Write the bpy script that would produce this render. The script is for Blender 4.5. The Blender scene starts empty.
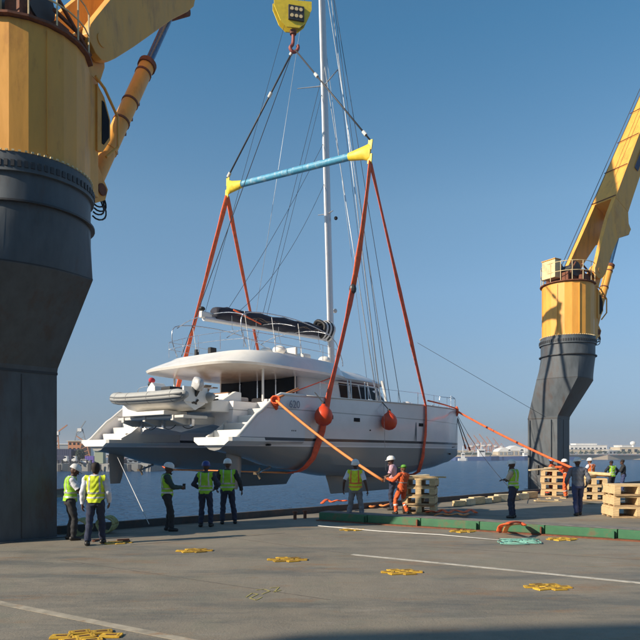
import bpy, bmesh, math, random
import numpy as np
from mathutils import Vector, Matrix, Euler
random.seed(4)
SC = bpy.context.scene
COL = SC.collection
R = math.radians

# ------------------------------------------------------------------ camera, sky, sun, exposure
cam = bpy.data.objects.new('camera', bpy.data.cameras.new('camera')); COL.objects.link(cam)
cam.location = (0, 0, 2.0); cam.rotation_euler = (R(90), 0, 0)
cam.data.sensor_width = 36; cam.data.sensor_fit = 'HORIZONTAL'; cam.data.lens = 36.0
cam.data.shift_y = (453 - 320) / 640.0
cam.data.clip_end = 20000; cam.data.clip_start = 0.1
SC.camera = cam
SUN_EL = 27.5
SUN_AZ = math.atan2(-0.895, -0.446)          # toward the sun, measured clockwise from +Y
W = bpy.data.worlds.new('World'); SC.world = W; W.use_nodes = True
wn = W.node_tree.nodes; wl = W.node_tree.links
sky = wn.new('ShaderNodeTexSky'); sky.sky_type = 'NISHITA'; sky.sun_disc = False
sky.sun_elevation = R(SUN_EL); sky.sun_rotation = SUN_AZ
sky.air_density = 1.0; sky.dust_density = 0.35; sky.ozone_density = 3.5; sky.altitude = 0
bg = wn['Background']; bg.inputs[1].default_value = 0.126
# late-afternoon harbour haze: the clear-sky model is toned down toward the horizon on every side
_tc = wn.new('ShaderNodeTexCoord'); _sx = wn.new('ShaderNodeSeparateXYZ'); wl.new(_tc.outputs['Generated'], _sx.inputs[0])
_rp = wn.new('ShaderNodeValToRGB'); wl.new(_sx.outputs[2], _rp.inputs[0]); _e = _rp.color_ramp.elements
_e[0].position = 0.0; _e[0].color = (.27, .31, .47, 1); _e[1].position = 1.0; _e[1].color = (.50, .85, .88, 1)
for _z, _c in ((.036, (.283, .335, .485)), (.128, (.545, .54, .56)), (.24, (.75, .78, .74)), (.355, (.84, .93, .84)), (.55, (.53, .89, .88))):
    _q = _e.new(_z); _q.color = (*_c, 1)
_mx = wn.new('ShaderNodeMix'); _mx.data_type = 'RGBA'; _mx.blend_type = 'MULTIPLY'; _mx.inputs[0].default_value = 1
wl.new(sky.outputs[0], _mx.inputs[6]); wl.new(_rp.outputs[0], _mx.inputs[7]); wl.new(_mx.outputs[2], bg.inputs[0])
sd = bpy.data.lights.new('sun', 'SUN'); sd.energy = 5.0; sd.angle = R(0.53); sd.color = (1.0, 0.86, 0.68)
sun = bpy.data.objects.new('sun', sd); COL.objects.link(sun)
_d = Vector((-0.895 * math.cos(R(SUN_EL)), -0.446 * math.cos(R(SUN_EL)), math.sin(R(SUN_EL)))).normalized()
sun.rotation_euler = _d.to_track_quat('Z', 'Y').to_euler()
SC.view_settings.view_transform = 'Standard'; SC.view_settings.look = 'None'
SC.view_settings.exposure = 0.42; SC.view_settings.gamma = 1.0

# ------------------------------------------------------------------ materials
MATS = {}
def mat(name, col, rough=0.6, metal=0.0, var=0.12, scale=6.0, bump=0.0, bscale=40.0, stain=None, stain_amt=0.5, stain_scale=2.0, stretch=None, spec=0.5, trans=0.0):
    if name in MATS: return MATS[name]
    m = bpy.data.materials.new(name); m.use_nodes = True; MATS[name] = m
    nt = m.node_tree; n = nt.nodes; l = nt.links; b = n['Principled BSDF']
    b.inputs['Roughness'].default_value = rough; b.inputs['Metallic'].default_value = metal
    b.inputs['Specular IOR Level'].default_value = spec
    if trans: b.inputs['Transmission Weight'].default_value = trans
    tc = n.new('ShaderNodeTexCoord'); src = tc.outputs['Object']
    if stretch:
        mp = n.new('ShaderNodeMapping'); mp.inputs['Scale'].default_value = stretch; l.new(src, mp.inputs[0]); src = mp.outputs[0]
    nz = n.new('ShaderNodeTexNoise'); nz.inputs['Scale'].default_value = scale; nz.inputs['Detail'].default_value = 5; nz.inputs['Roughness'].default_value = 0.6
    l.new(src, nz.inputs['Vector'])
    mr = n.new('ShaderNodeMapRange'); mr.inputs[1].default_value = 0.3; mr.inputs[2].default_value = 0.7
    mr.inputs[3].default_value = 1 - var; mr.inputs[4].default_value = 1 + var; l.new(nz.outputs[0], mr.inputs[0])
    mx = n.new('ShaderNodeVectorMath'); mx.operation = 'SCALE'; mx.inputs[0].default_value = col[:3]; l.new(mr.outputs[0], mx.inputs['Scale'])
    out = mx.outputs[0]
    if stain:
        nz2 = n.new('ShaderNodeTexNoise'); nz2.inputs['Scale'].default_value = stain_scale; nz2.inputs['Detail'].default_value = 8; nz2.inputs['Roughness'].default_value = 0.7
        l.new(src, nz2.inputs['Vector'])
        r2 = n.new('ShaderNodeMapRange'); r2.inputs[1].default_value = 0.52; r2.inputs[2].default_value = 0.68; r2.inputs[3].default_value = 0; r2.inputs[4].default_value = stain_amt
        l.new(nz2.outputs[0], r2.inputs[0])
        mm = n.new('ShaderNodeMix'); mm.data_type = 'RGBA'; l.new(r2.outputs[0], mm.inputs[0]); l.new(out, mm.inputs[6]); mm.inputs[7].default_value = (*stain, 1)
        out = mm.outputs[2]
    l.new(out, b.inputs['Base Color'])
    rr = n.new('ShaderNodeMapRange'); rr.inputs[1].default_value = 0.3; rr.inputs[2].default_value = 0.7
    rr.inputs[3].default_value = max(0.02, rough - 0.08); rr.inputs[4].default_value = min(1, rough + 0.08); l.new(nz.outputs[0], rr.inputs[0]); l.new(rr.outputs[0], b.inputs['Roughness'])
    if bump:
        nb = n.new('ShaderNodeTexNoise'); nb.inputs['Scale'].default_value = bscale; nb.inputs['Detail'].default_value = 4; l.new(src, nb.inputs['Vector'])
        bp = n.new('ShaderNodeBump'); bp.inputs['Strength'].default_value = bump; bp.inputs['Distance'].default_value = 0.02
        l.new(nb.outputs[0], bp.inputs['Height']); l.new(bp.outputs[0], b.inputs['Normal'])
    return m

YEL = mat('crane_yellow', (0.80, 0.375, 0.062), 0.5, var=0.10, scale=1.4, bump=0.25, bscale=3, stain=(0.40, 0.14, 0.03), stain_amt=0.55, stain_scale=1.3, stretch=(1.6, 1.6, 0.45))
CREAM = mat('cream_paint', (0.70, 0.55, 0.30), 0.5, stain=(0.2, 0.1, 0.05), stain_amt=0.35)
GREY = mat('pedestal_grey', (0.075, 0.09, 0.105), 0.55, var=0.22, scale=2.6, bump=0.35, bscale=2.0, stain=(0.075, 0.04, 0.025), stain_amt=0.75, stain_scale=0.9, stretch=(1.5, 1.5, 0.5))
DARK = mat('dark_steel', (0.03, 0.03, 0.033), 0.5)
BLACK = mat('black_rubber', (0.012, 0.012, 0.013), 0.6)
RUST = mat('rusty_steel', (0.17, 0.06, 0.03), 0.8, var=0.4, scale=9)
STEEL = mat('stainless_steel', (0.55, 0.56, 0.58), 0.28, 0.9)
ALU = mat('mast_aluminium', (0.62, 0.62, 0.62), 0.38, 0.35, var=0.05)
RODB = mat('blue_rod', (0.05, 0.13, 0.26), 0.25, 0.3)
GEL = mat('white_gelcoat', (0.78, 0.755, 0.70), 0.2, var=0.04, scale=1.0, stain=(.55, .52, .46), stain_amt=.3, stain_scale=1.5)
NONSKID = mat('nonskid_white', (0.60, 0.585, 0.55), 0.6, var=0.06, scale=3)
GLASS = mat('tinted_glass', (0.012, 0.014, 0.018), 0.12, var=0.1, spec=0.08)
GLASS.node_tree.nodes['Principled BSDF'].inputs['IOR'].default_value = 1.25
SEATM = mat('seat_vinyl', (0.45, 0.42, 0.38), 0.6)
TEAK = mat('teak', (0.26, 0.12, 0.05), 0.6, var=0.25, scale=12)
SAIL = mat('navy_sailcloth', (0.018, 0.02, 0.035), 0.75, var=0.35, scale=4, bump=0.6, bscale=6, stretch=(0.5, 3, 3))
SAILT = mat('tan_sailcloth', (0.20, 0.15, 0.12), 0.8, var=0.2, bump=0.4, bscale=8)
ORG = mat('orange_webbing', (0.86, 0.135, 0.035), 0.75, var=0.25, scale=5, bump=0.4, bscale=60)
ORGL = mat('pale_orange_webbing', (0.78, 0.26, 0.07), 0.7, var=0.2, scale=5)
REDW = mat('red_webbing', (0.80, 0.11, 0.04), 0.8, var=0.3, scale=4, bump=0.4, bscale=50)
FEND = mat('orange_fender_vinyl', (0.66, 0.06, 0.012), 0.42, var=0.12, scale=2)
WIRE = mat('steel_wire', (0.05, 0.05, 0.055), 0.55, 0.2)
ROPEW = mat('white_rope', (0.6, 0.6, 0.58), 0.8)
ROPEB = mat('dark_rope', (0.03, 0.035, 0.05), 0.8)
ROPEC = mat('rigging_wire', (0.42, 0.46, 0.5), 0.4, 0.4)
TURQ = mat('turquoise_rope', (0.22, 0.50, 0.42), 0.8)
BLUEP = mat('spreader_blue', (0.07, 0.30, 0.46), 0.5, var=0.15, scale=4, stain=(0.5, 0.55, 0.55), stain_amt=0.6, stain_scale=3)
SYEL = mat('spreader_yellow', (0.78, 0.58, 0.04), 0.5, var=0.1, stain=(0.3, 0.15, 0.03), stain_amt=0.3)
WHT = mat('white_paint', (0.72, 0.71, 0.68), 0.5)
HYP = mat('dinghy_hypalon', (0.36, 0.365, 0.35), 0.6, var=0.06)
HYPD = mat('dinghy_strake', (0.13, 0.135, 0.14), 0.7)
WOOD = mat('pallet_wood', (0.68, 0.49, 0.26), 0.8, var=0.25, scale=5, bump=0.4, bscale=30, stretch=(1, 5, 5))
WOOD2 = mat('weathered_wood', (0.42, 0.29, 0.16), 0.85, var=0.3, scale=6, bump=0.4, bscale=30, stretch=(1, 5, 5))
TIMB = mat('pale_timber', (0.58, 0.50, 0.34), 0.85, var=0.25, scale=5)
FITY = mat('fitting_yellow', (0.66, 0.40, 0.03), 0.6, var=0.25, scale=14, stain=(0.2, 0.07, 0.02), stain_amt=0.85, stain_scale=11)
GRN = mat('coaming_green', (0.04, 0.155, 0.075), 0.7, var=0.2, scale=3, stain=(0.16, 0.08, 0.05), stain_amt=0.7, stain_scale=3)
PAINTW = mat('worn_white_line', (0.50, 0.47, 0.40), 0.8, var=0.25, scale=6, stain=(0.20, 0.18, 0.15), stain_amt=0.9, stain_scale=4)
CHALK = mat('yellow_chalk', (0.34, 0.30, 0.10), 0.9, var=0.3, scale=14, stain=(0.17, 0.15, 0.12), stain_amt=0.8, stain_scale=16)
SKIN = mat('brown_skin', (0.16, 0.075, 0.045), 0.55, var=0.06)
SKIND = mat('dark_skin', (0.07, 0.032, 0.02), 0.55, var=0.06)
HAIR = mat('dark_hair', (0.016, 0.01, 0.008), 0.8)
def cloth(n, c): return mat(n, c, 0.85, var=0.14, scale=9, bump=0.5, bscale=14)
VYEL = cloth('vest_yellow', (0.62, 0.74, 0.03)); VGRN = cloth('vest_green', (0.30, 0.60, 0.03)); VORG = cloth('vest_orange', (0.85, 0.18, 0.04))
NAVY = cloth('navy_cloth', (0.02, 0.028, 0.06)); GRY = cloth('grey_cloth', (0.19, 0.20, 0.22)); WSH = cloth('white_shirt', (0.62, 0.64, 0.70))
PINK = cloth('pink_check', (0.50, 0.32, 0.38)); COVER = cloth('orange_coverall', (0.72, 0.12, 0.03)); BLKC = cloth('black_cloth', (0.02, 0.022, 0.026))
DGRN = cloth('dark_green_cloth', (0.02, 0.05, 0.045)); JEAN = cloth('blue_jeans', (0.035, 0.05, 0.13)); GSH = cloth('grey_blue_shirt', (0.13, 0.14, 0.17)); TAN = cloth('beige_shirt', (0.5, 0.44, 0.34))
SILV = mat('reflective_tape', (0.5, 0.5, 0.48), 0.35, 0.2); TAPEO = mat('orange_tape', (0.75, 0.16, 0.05), 0.6); BOOT = mat('boot_leather', (0.015, 0.013, 0.012), 0.5)
HW = mat('helmet_white', (0.72, 0.72, 0.70), 0.35); HB = mat('helmet_blue', (0.02, 0.04, 0.22), 0.35); HG = mat('cap_green', (0.10, 0.30, 0.03), 0.6); HLB = mat('helmet_sky_blue', (0.10, 0.25, 0.55), 0.4)

def hull_mat():
    m = mat('hull_gelcoat', (0.80, 0.77, 0.76), 0.18, var=0.04, scale=0.8, stain=(0.68, 0.64, 0.60), stain_amt=0.35, stain_scale=0.7)
    nt = m.node_tree; n = nt.nodes; l = nt.links; b = n['Principled BSDF']
    src = b.inputs['Base Color'].links[0].from_socket
    tc = n.new('ShaderNodeTexCoord'); sp = n.new('ShaderNodeSeparateXYZ'); l.new(tc.outputs['Object'], sp.inputs[0])
    rp = n.new('ShaderNodeValToRGB'); rp.color_ramp.interpolation = 'CONSTANT'
    mr = n.new('ShaderNodeMapRange'); mr.inputs[1].default_value = 0; mr.inputs[2].default_value = 5; l.new(sp.outputs[2], mr.inputs[0]); l.new(mr.outputs[0], rp.inputs[0])
    e = rp.color_ramp.elements; e[0].position = 0; e[0].color = (1, 1, 1, 1)          # 1 = antifouling
    e[1].position = 2.24 / 5; e[1].color = (0, 0, 0, 1)
    for z, v in ((2.30, .35), (2.44, 0), (3.63, .7), (3.66, 0)):
        q = e.new(z / 5); q.color = (v, v, v, 1)
    mx = n.new('ShaderNodeMix'); mx.data_type = 'RGBA'; l.new(rp.outputs[0], mx.inputs[0]); l.new(src, mx.inputs[6]); mx.inputs[7].default_value = (0.27, 0.265, 0.25, 1)
    r2 = n.new('ShaderNodeValToRGB'); r2.color_ramp.interpolation = 'CONSTANT'; l.new(mr.outputs[0], r2.inputs[0]); e2 = r2.color_ramp.elements; e2[0].color = (0, 0, 0, 1); e2[1].position = 2.46 / 5; e2[1].color = (1, 1, 1, 1); q = e2.new(2.56 / 5); q.color = (0, 0, 0, 1)
    m2 = n.new('ShaderNodeMix'); m2.data_type = 'RGBA'; l.new(r2.outputs[0], m2.inputs[0]); l.new(mx.outputs[2], m2.inputs[6]); m2.inputs[7].default_value = (0.03, 0.035, 0.05, 1)
    l.new(m2.outputs[2], b.inputs['Base Color']); return m
HULLM = hull_mat()

def deck_mat():
    m = bpy.data.materials.new('worn_deck_paint'); m.use_nodes = True; nt = m.node_tree; n = nt.nodes; l = nt.links; b = n['Principled BSDF']
    tc = n.new('ShaderNodeTexCoord')
    def noise(scale, det=6, ro=0.65, st=(1, 1, 1), rot=0):
        mp = n.new('ShaderNodeMapping'); mp.inputs['Scale'].default_value = st; mp.inputs['Rotation'].default_value = (0, 0, rot); l.new(tc.outputs['Object'], mp.inputs[0])
        z = n.new('ShaderNodeTexNoise'); z.inputs['Scale'].default_value = scale; z.inputs['Detail'].default_value = det; z.inputs['Roughness'].default_value = ro; l.new(mp.outputs[0], z.inputs['Vector']); return z.outputs[0]
    def rng(s, a, c, lo=0, hi=1):
        r = n.new('ShaderNodeMapRange'); r.inputs[1].default_value = a; r.inputs[2].default_value = c; r.inputs[3].default_value = lo; r.inputs[4].default_value = hi; l.new(s, r.inputs[0]); return r.outputs[0]
    def mix(f, a, c):
        x = n.new('ShaderNodeMix'); x.data_type = 'RGBA'; l.new(f, x.inputs[0])
        (l.new(a, x.inputs[6]) if not isinstance(a, tuple) else setattr(x.inputs[6], 'default_value', (*a, 1)))
        (l.new(c, x.inputs[7]) if not isinstance(c, tuple) else setattr(x.inputs[7], 'default_value', (*c, 1))); return x.outputs[2]
    base = mix(rng(noise(0.35, 8, 0.7), 0.35, 0.65), (0.212, 0.184, 0.138), (0.295, 0.258, 0.198))
    base = mix(rng(noise(1.1, 8, 0.75, (1, 1, 1)), 0.50, 0.66, 0, 0.6), base, (0.205, 0.205, 0.15))
    base = mix(rng(noise(0.5, 7, 0.7, (0.35, 1.3, 1), -0.5), 0.50, 0.62, 0, 0.8), base, (0.115, 0.118, 0.105))
    base = mix(rng(noise(0.9, 9, 0.75, (0.5, 1.4, 1), -0.5), 0.54, 0.68, 0, 0.8), base, (0.27, 0.16, 0.08))
    base = mix(rng(noise(5.0, 8, 0.8, (0.6, 1, 1)), 0.58, 0.70, 0, 0.6), base, (0.075, 0.065, 0.058))
    base = mix(rng(noise(2.2, 10, 0.85, (0.3, 1.6, 1), -0.55), 0.56, 0.64, 0, 0.55), base, (0.33, 0.31, 0.265))
    base = mix(rng(noise(22, 4, 0.8), 0.62, 0.72, 0, 0.45), base, (0.36, 0.33, 0.29))
    base = mix(rng(noise(70, 3, 0.7), 0.35, 0.65, 0, 0.35), base, (0.11, 0.10, 0.085))
    base = mix(rng(noise(9, 10, 0.9, (0.25, 2.0, 1), 0.6), 0.60, 0.66, 0, 0.5), base, (0.36, 0.33, 0.27))
    base = mix(rng(noise(1.7, 12, 0.8, (1, 1, 1), 1.1), 0.63, 0.66, 0, 0.55), base, (0.10, 0.088, 0.075))
    base = mix(rng(noise(3.1, 12, 0.85, (0.7, 1, 1), 2.1), 0.66, 0.69, 0, 0.8), base, (0.24, 0.115, 0.045))
    l.new(base, b.inputs['Base Color'])
    l.new(rng(noise(0.8), 0.35, 0.65, 0.62, 0.9), b.inputs['Roughness'])
    bp = n.new('ShaderNodeBump'); bp.inputs['Strength'].default_value = 0.8; bp.inputs['Distance'].default_value = 0.012; l.new(noise(28, 6, 0.75), bp.inputs['Height'])
    bp2 = n.new('ShaderNodeBump'); bp2.inputs['Strength'].default_value = 0.5; bp2.inputs['Distance'].default_value = 0.05; l.new(noise(1.3, 3, 0.5), bp2.inputs['Height']); l.new(bp.outputs[0], bp2.inputs['Normal'])
    l.new(bp2.outputs[0], b.inputs['Normal']); return m

def water_mat():
    m = bpy.data.materials.new('sea_water'); m.use_nodes = True; nt = m.node_tree; n = nt.nodes; l = nt.links; b = n['Principled BSDF']
    b.inputs['Base Color'].default_value = (0.005, 0.072, 0.180, 1); b.inputs['Specular IOR Level'].default_value = 0.14; b.inputs['Roughness'].default_value = 0.2; b.inputs['IOR'].default_value = 1.33
    tc = n.new('ShaderNodeTexCoord'); prev = None
    for sc, dist, det in ((0.22, 1.8, 4), (0.8, 1.0, 6), (2.4, 0.45, 5)):
        mp = n.new('ShaderNodeMapping'); mp.inputs['Scale'].default_value = (0.8, 1.25, 1); mp.inputs['Rotation'].default_value = (0, 0, 0.4); l.new(tc.outputs['Object'], mp.inputs[0])
        z = n.new('ShaderNodeTexNoise'); z.inputs['Scale'].default_value = sc; z.inputs['Detail'].default_value = det; l.new(mp.outputs[0], z.inputs['Vector'])
        bp = n.new('ShaderNodeBump'); bp.inputs['Strength'].default_value = 1.0; bp.inputs['Distance'].default_value = dist * 1.6; l.new(z.outputs[0], bp.inputs['Height'])
        if prev: l.new(prev, bp.inputs['Normal'])
        prev = bp.outputs[0]
    l.new(prev, b.inputs['Normal']); return m

# ------------------------------------------------------------------ mesh helpers
class MB:
    def __init__(s): s.v = []; s.f = []
    def add(s, vs, fs):
        k = len(s.v); s.v += [tuple(p) for p in vs]; s.f += [tuple(i + k for i in f) for f in fs]; return s
    def box(s, c, d, rz=0.0, rot=None):
        M = rot if rot is not None else Matrix.Rotation(rz, 3, 'Z')
        vs = [Vector(c) + M @ Vector((x * d[0] / 2, y * d[1] / 2, z * d[2] / 2)) for z in (-1, 1) for x, y in ((-1, -1), (1, -1), (1, 1), (-1, 1))]
        return s.add(vs, [(3, 2, 1, 0), (4, 5, 6, 7), (0, 1, 5, 4), (1, 2, 6, 5), (2, 3, 7, 6), (3, 0, 4, 7)])
    def bar(s, a, b, w, t, up=(0, 0, 1)):
        a = Vector(a); b = Vector(b); d = (b - a).normalized(); u = Vector(up); x = d.cross(u)
        if x.length < 1e-4: x = d.cross(Vector((1, 0, 0)))
        x.normalize(); y = x.cross(d)
        vs = [p + x * i * w / 2 + y * j * t / 2 for p in (a, b) for i, j in ((-1, -1), (1, -1), (1, 1), (-1, 1))]
        return s.add(vs, [(3, 2, 1, 0), (4, 5, 6, 7), (0, 1, 5, 4), (1, 2, 6, 5), (2, 3, 7, 6), (3, 0, 4, 7)])
    def loft(s, rings, cap=True):
        n = len(rings[0]); vs = [p for r in rings for p in r]; fs = []
        for i in range(len(rings) - 1):
            for j in range(n): k = (j + 1) % n; fs.append((i * n + j, i * n + k, (i + 1) * n + k, (i + 1) * n + j))
        if cap: fs.append(tuple(range(n - 1, -1, -1))); fs.append(tuple((len(rings) - 1) * n + j for j in range(n)))
        return s.add(vs, fs)
    def tube(s, pts, r, n=8, flat=1.0, up=None):
        pts = [Vector(p) for p in pts]; rs = r if isinstance(r, (list, tuple)) else [r] * len(pts); rings = []; prev = None
        for i, p in enumerate(pts):
            d = (pts[min(i + 1, len(pts) - 1)] - pts[max(i - 1, 0)]).normalized()
            if up is not None: x = d.cross(Vector(up))
            elif prev is None: x = d.cross(Vector((0, 0, 1)) if abs(d.z) < .9 else Vector((0, 1, 0)))
            else: x = prev - d * prev.dot(d)
            if x.length < 1e-5: x = d.cross(Vector((0.3, 1, 0.1)))
            x.normalize(); prev = x; y = d.cross(x)
            rings.append([p + x * math.cos(t) * rs[i] + y * math.sin(t) * rs[i] * flat for t in [2 * math.pi * k / n for k in range(n)]])
        return s.loft(rings)
    def cyl(s, a, b, r, n=16, r2=None): return s.tube([a, b], [r, r if r2 is None else r2], n)
    def lathe(s, prof, n=24, c=(0, 0, 0)):
        return s.loft([[(c[0] + r * math.cos(2 * math.pi * k / n), c[1] + r * math.sin(2 * math.pi * k / n), c[2] + z) for k in range(n)] for r, z in prof])
    def ball(s, c, r, n=14, m=8):
        rr = r if isinstance(r, (tuple, list)) else (r, r, r)
        return s.loft([[(c[0] + rr[0] * math.sin(a) * math.cos(2 * math.pi * k / n), c[1] + rr[1] * math.sin(a) * math.sin(2 * math.pi * k / n), c[2] - rr[2] * math.cos(a)) for k in range(n)]
                       for a in [math.pi * (0.02 + 0.96 * i / m) for i in range(m + 1)]])
    def prism(s, poly, d0, d1, ax='z'):
        def P(a, b, d): return {'z': (a, b, d), 'y': (a, d, b), 'x': (d, a, b)}[ax]
        return s.loft([[P(a, b, d0) for a, b in poly], [P(a, b, d1) for a, b in poly]])
    def xf(s, M): s.v = [tuple(M @ Vector(p)) for p in s.v]; return s
    def mesh(s, name, m, smooth=False, bevel=0.0):
        me = bpy.data.meshes.new(name); me.from_pydata(s.v, [], s.f)
        bm = bmesh.new(); bm.from_mesh(me); bmesh.ops.recalc_face_normals(bm, faces=bm.faces)
        if bevel:
            try: bmesh.ops.bevel(bm, geom=[e for e in bm.edges if len(e.link_faces) == 2 and e.calc_face_angle(0) > 0.6], offset=bevel, segments=2, affect='EDGES', profile=0.5)
            except Exception: pass
        if smooth:
            for f in bm.faces: f.smooth = True
            for e in bm.edges:
                if len(e.link_faces) == 2 and e.calc_face_angle(0) > smooth: e.smooth = False
        bm.to_mesh(me); bm.free()
        if m: me.materials.append(m)
        return me
    def build(s, name, m, parent=None, smooth=False, bevel=0.0, loc=None, **k):
        o = bpy.data.objects.new(name, s.mesh(name, m, smooth, bevel)); COL.objects.link(o)
        if parent: o.parent = parent
        if loc: o.location = loc
        for a, b in k.items(): o[a] = b
        return o
SM = 0.75
def thing(name, label, cat, loc=(0, 0, 0), rz=0.0, group=None):
    o = bpy.data.objects.new(name, None); COL.objects.link(o); o.location = loc; o.rotation_euler = (0, 0, rz); o.empty_display_size = 0.3
    o['label'] = label; o['category'] = cat
    if group: o['group'] = group
    return o
def single(mb, name, m, label, cat, group=None, loc=None, **k):
    o = mb.build(name, m, None, loc=loc, **k); o['label'] = label; o['category'] = cat
    if group: o['group'] = group
    return o
def copy_tree(o, parent=None):
    c = o.copy(); COL.objects.link(c)
    if parent: c.parent = parent
    for ch in KIDS.get(o.name, []) : copy_tree(ch, c)
    return c
KIDS = {}
def catenary(a, b, sag, n=14):
    a = Vector(a); b = Vector(b)
    return [a.lerp(b, t) - Vector((0, 0, sag * 4 * t * (1 - t))) for t in [i / n for i in range(n + 1)]]
def smoothpts(pts, k=5):
    pts = [Vector(p) for p in pts]; P = [pts[0]] + pts + [pts[-1]]; out = []
    for i in range(1, len(P) - 2):
        a, b, c, d = P[i - 1:i + 3]
        for j in range(k):
            t = j / k; out.append(0.5 * ((2 * b) + (c - a) * t + (2 * a - 5 * b + 4 * c - d) * t * t + (3 * b - a - 3 * c + d) * t ** 3))
    out.append(pts[-1]); return out

# ------------------------------------------------------------------ the ship's deck and the sea
SEA = -4.5
EDGE = [(-60, -38), (-30, -8), (-16, 7.2), (-9.2, 13.4), (-6.6, 15.8), (-4.9, 17.4), (-2.45, 19.5), (0, 21.7), (5.9, 27.2), (10.6, 31.8), (19.7, 40.5), (45, 65)]
dk = MB(); poly = EDGE + [(75, 40), (10, -45)]
dk.prism(poly[::-1], -7.0, 0.0)
o = dk.build('ship_deck', deck_mat()); o['kind'] = 'structure'
w = MB(); w.add([(-2450, -200, SEA), (2450, -200, SEA), (2450, 3300, SEA), (-2450, 3300, SEA)], [(0, 1, 2, 3)])
o = w.build('sea', water_mat()); o['kind'] = 'structure'
DKD = mat('dark_deck_edge', (0.055, 0.055, 0.055), 0.7, var=0.3, scale=3, stain=(0.16, 0.08, 0.05), stain_amt=0.5)
def offs(p, q, d):
    e = Vector((q[0] - p[0], q[1] - p[1])).normalized(); return Vector((e.y, -e.x)) * d
g = MB()
for i in range(2, len(EDGE) - 1):
    p, q = EDGE[i], EDGE[i + 1]; o1 = offs(p, q, 0.12)
    g.bar((p[0] + o1.x, p[1] + o1.y, 0.1), (q[0] + o1.x, q[1] + o1.y, 0.1), 0.14, 0.2)
o = g.build('deck_edge_bar', DKD); o['kind'] = 'structure'
# superstructure of the ship behind the photographer (its shade falls across the near deck)
s = MB(); s.prism([(-31.3, -8.4), (-4, -5.25), (40, -0.9), (44, -24), (-29, -30)], 0.0, 18.1)
hs = thing('ship_deckhouse', 'tall white deckhouse of the ship standing behind the photographer', 'deckhouse')
s.build('wall', WHT, hs)
for k in range(3):
    MB().bar((-31.3, -8.45, 4.2 + 4 * k), (-4, -5.3, 4.2 + 4 * k), 0.3, 0.15).build('ledge', WHT, hs)

def G(x, y, z=0.0):            # deck point from survey coordinates of the photograph
    d = (2.0 - z) * 640.0 / (y - 453.0); return Vector(((x - 320) / 640.0 * d, d, z))
# painted lines, weld seams and one painted cast shadow on the deck
def strip(name, pts, w, z, m, label=None, cat=None):
    mb = MB(); P = [Vector((p[0], p[1], z)) for p in pts]
    for i in range(len(P) - 1):
        d = (P[i + 1] - P[i]).normalized(); x = Vector((d.y, -d.x, 0)) * w / 2
        mb.loft([[P[i] - x, P[i] + x, P[i] + x - Vector((0, 0, .003)), P[i] - x - Vector((0, 0, .003))], [P[i + 1] - x, P[i + 1] + x, P[i + 1] + x - Vector((0, 0, .003)), P[i + 1] - x - Vector((0, 0, .003))]])
    o = mb.build(name, m); o['kind'] = 'structure'; return o
a, b = G(352, 554.5), G(640, 583); strip('painted_line', [a, b + (b - a) * .6], 0.12, 0.004, PAINTW)
a, b = G(0, 603), G(185, 640); strip('painted_line', [a - (b - a) * .8, b + (b - a) * .25], 0.13, 0.004, mat('rusty_worn_line', (0.34, 0.30, 0.23), 0.85, var=0.3, scale=4, stain=(0.26, 0.13, 0.05), stain_amt=0.9, stain_scale=3))
SEAM_SHADOW = mat('weld_or_shadow_line', (0.10, 0.088, 0.075), 0.8, var=0.3)
for p, q in (((130, 545), (285, 533)), ((196, 533), (352, 554.5)), ((60, 560), (330, 600)), ((400, 545), (640, 560))):  # first strip paints the yellow-vest man's long thin shadow; the others are seams
    strip('weld_or_shadow_line', [G(*p), G(*q)], 0.022, 0.003, SEAM_SHADOW)

# green hatch coaming lying across the deck
cA, cB = G(318, 520.5), G(640, 541.5); e = (cB - cA).normalized(); nn = Vector((-e.y, e.x, 0)); cE = cB + e * 6
cm = thing('hatch_coaming', 'low green steel hatch coaming with rusty foot running across the deck', 'coaming', cA, math.atan2(e.y, e.x))
L = (cE - cA).length; nseg = 9; sl = L / nseg
for k in range(nseg):
    x0 = k * sl + 0.01
    MB().box((x0 + sl / 2, 0.32, 0.135), (sl - 0.02, 0.6, 0.21)).build('coaming_panel', GRN, cm, bevel=0.012)
    MB().box((x0 + sl - 0.08, -0.035, 0.12), (0.035, 0.07, 0.17)).build('bracket', RUST if k % 2 else GRN, cm)
MB().box((L / 2, 0.2, 0.016), (L, 0.62, 0.032)).build('foot_flange', RUST, cm)
MB().box((L / 2, 0.34, 0.2465), (L - .02, 0.52, 0.007)).build('top_plate', mat('scuffed_plate', (0.17, 0.155, 0.135), 0.8, var=0.3, scale=4, stain=(0.3, 0.28, 0.25), stain_amt=.6, stain_scale=6), cm)

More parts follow.
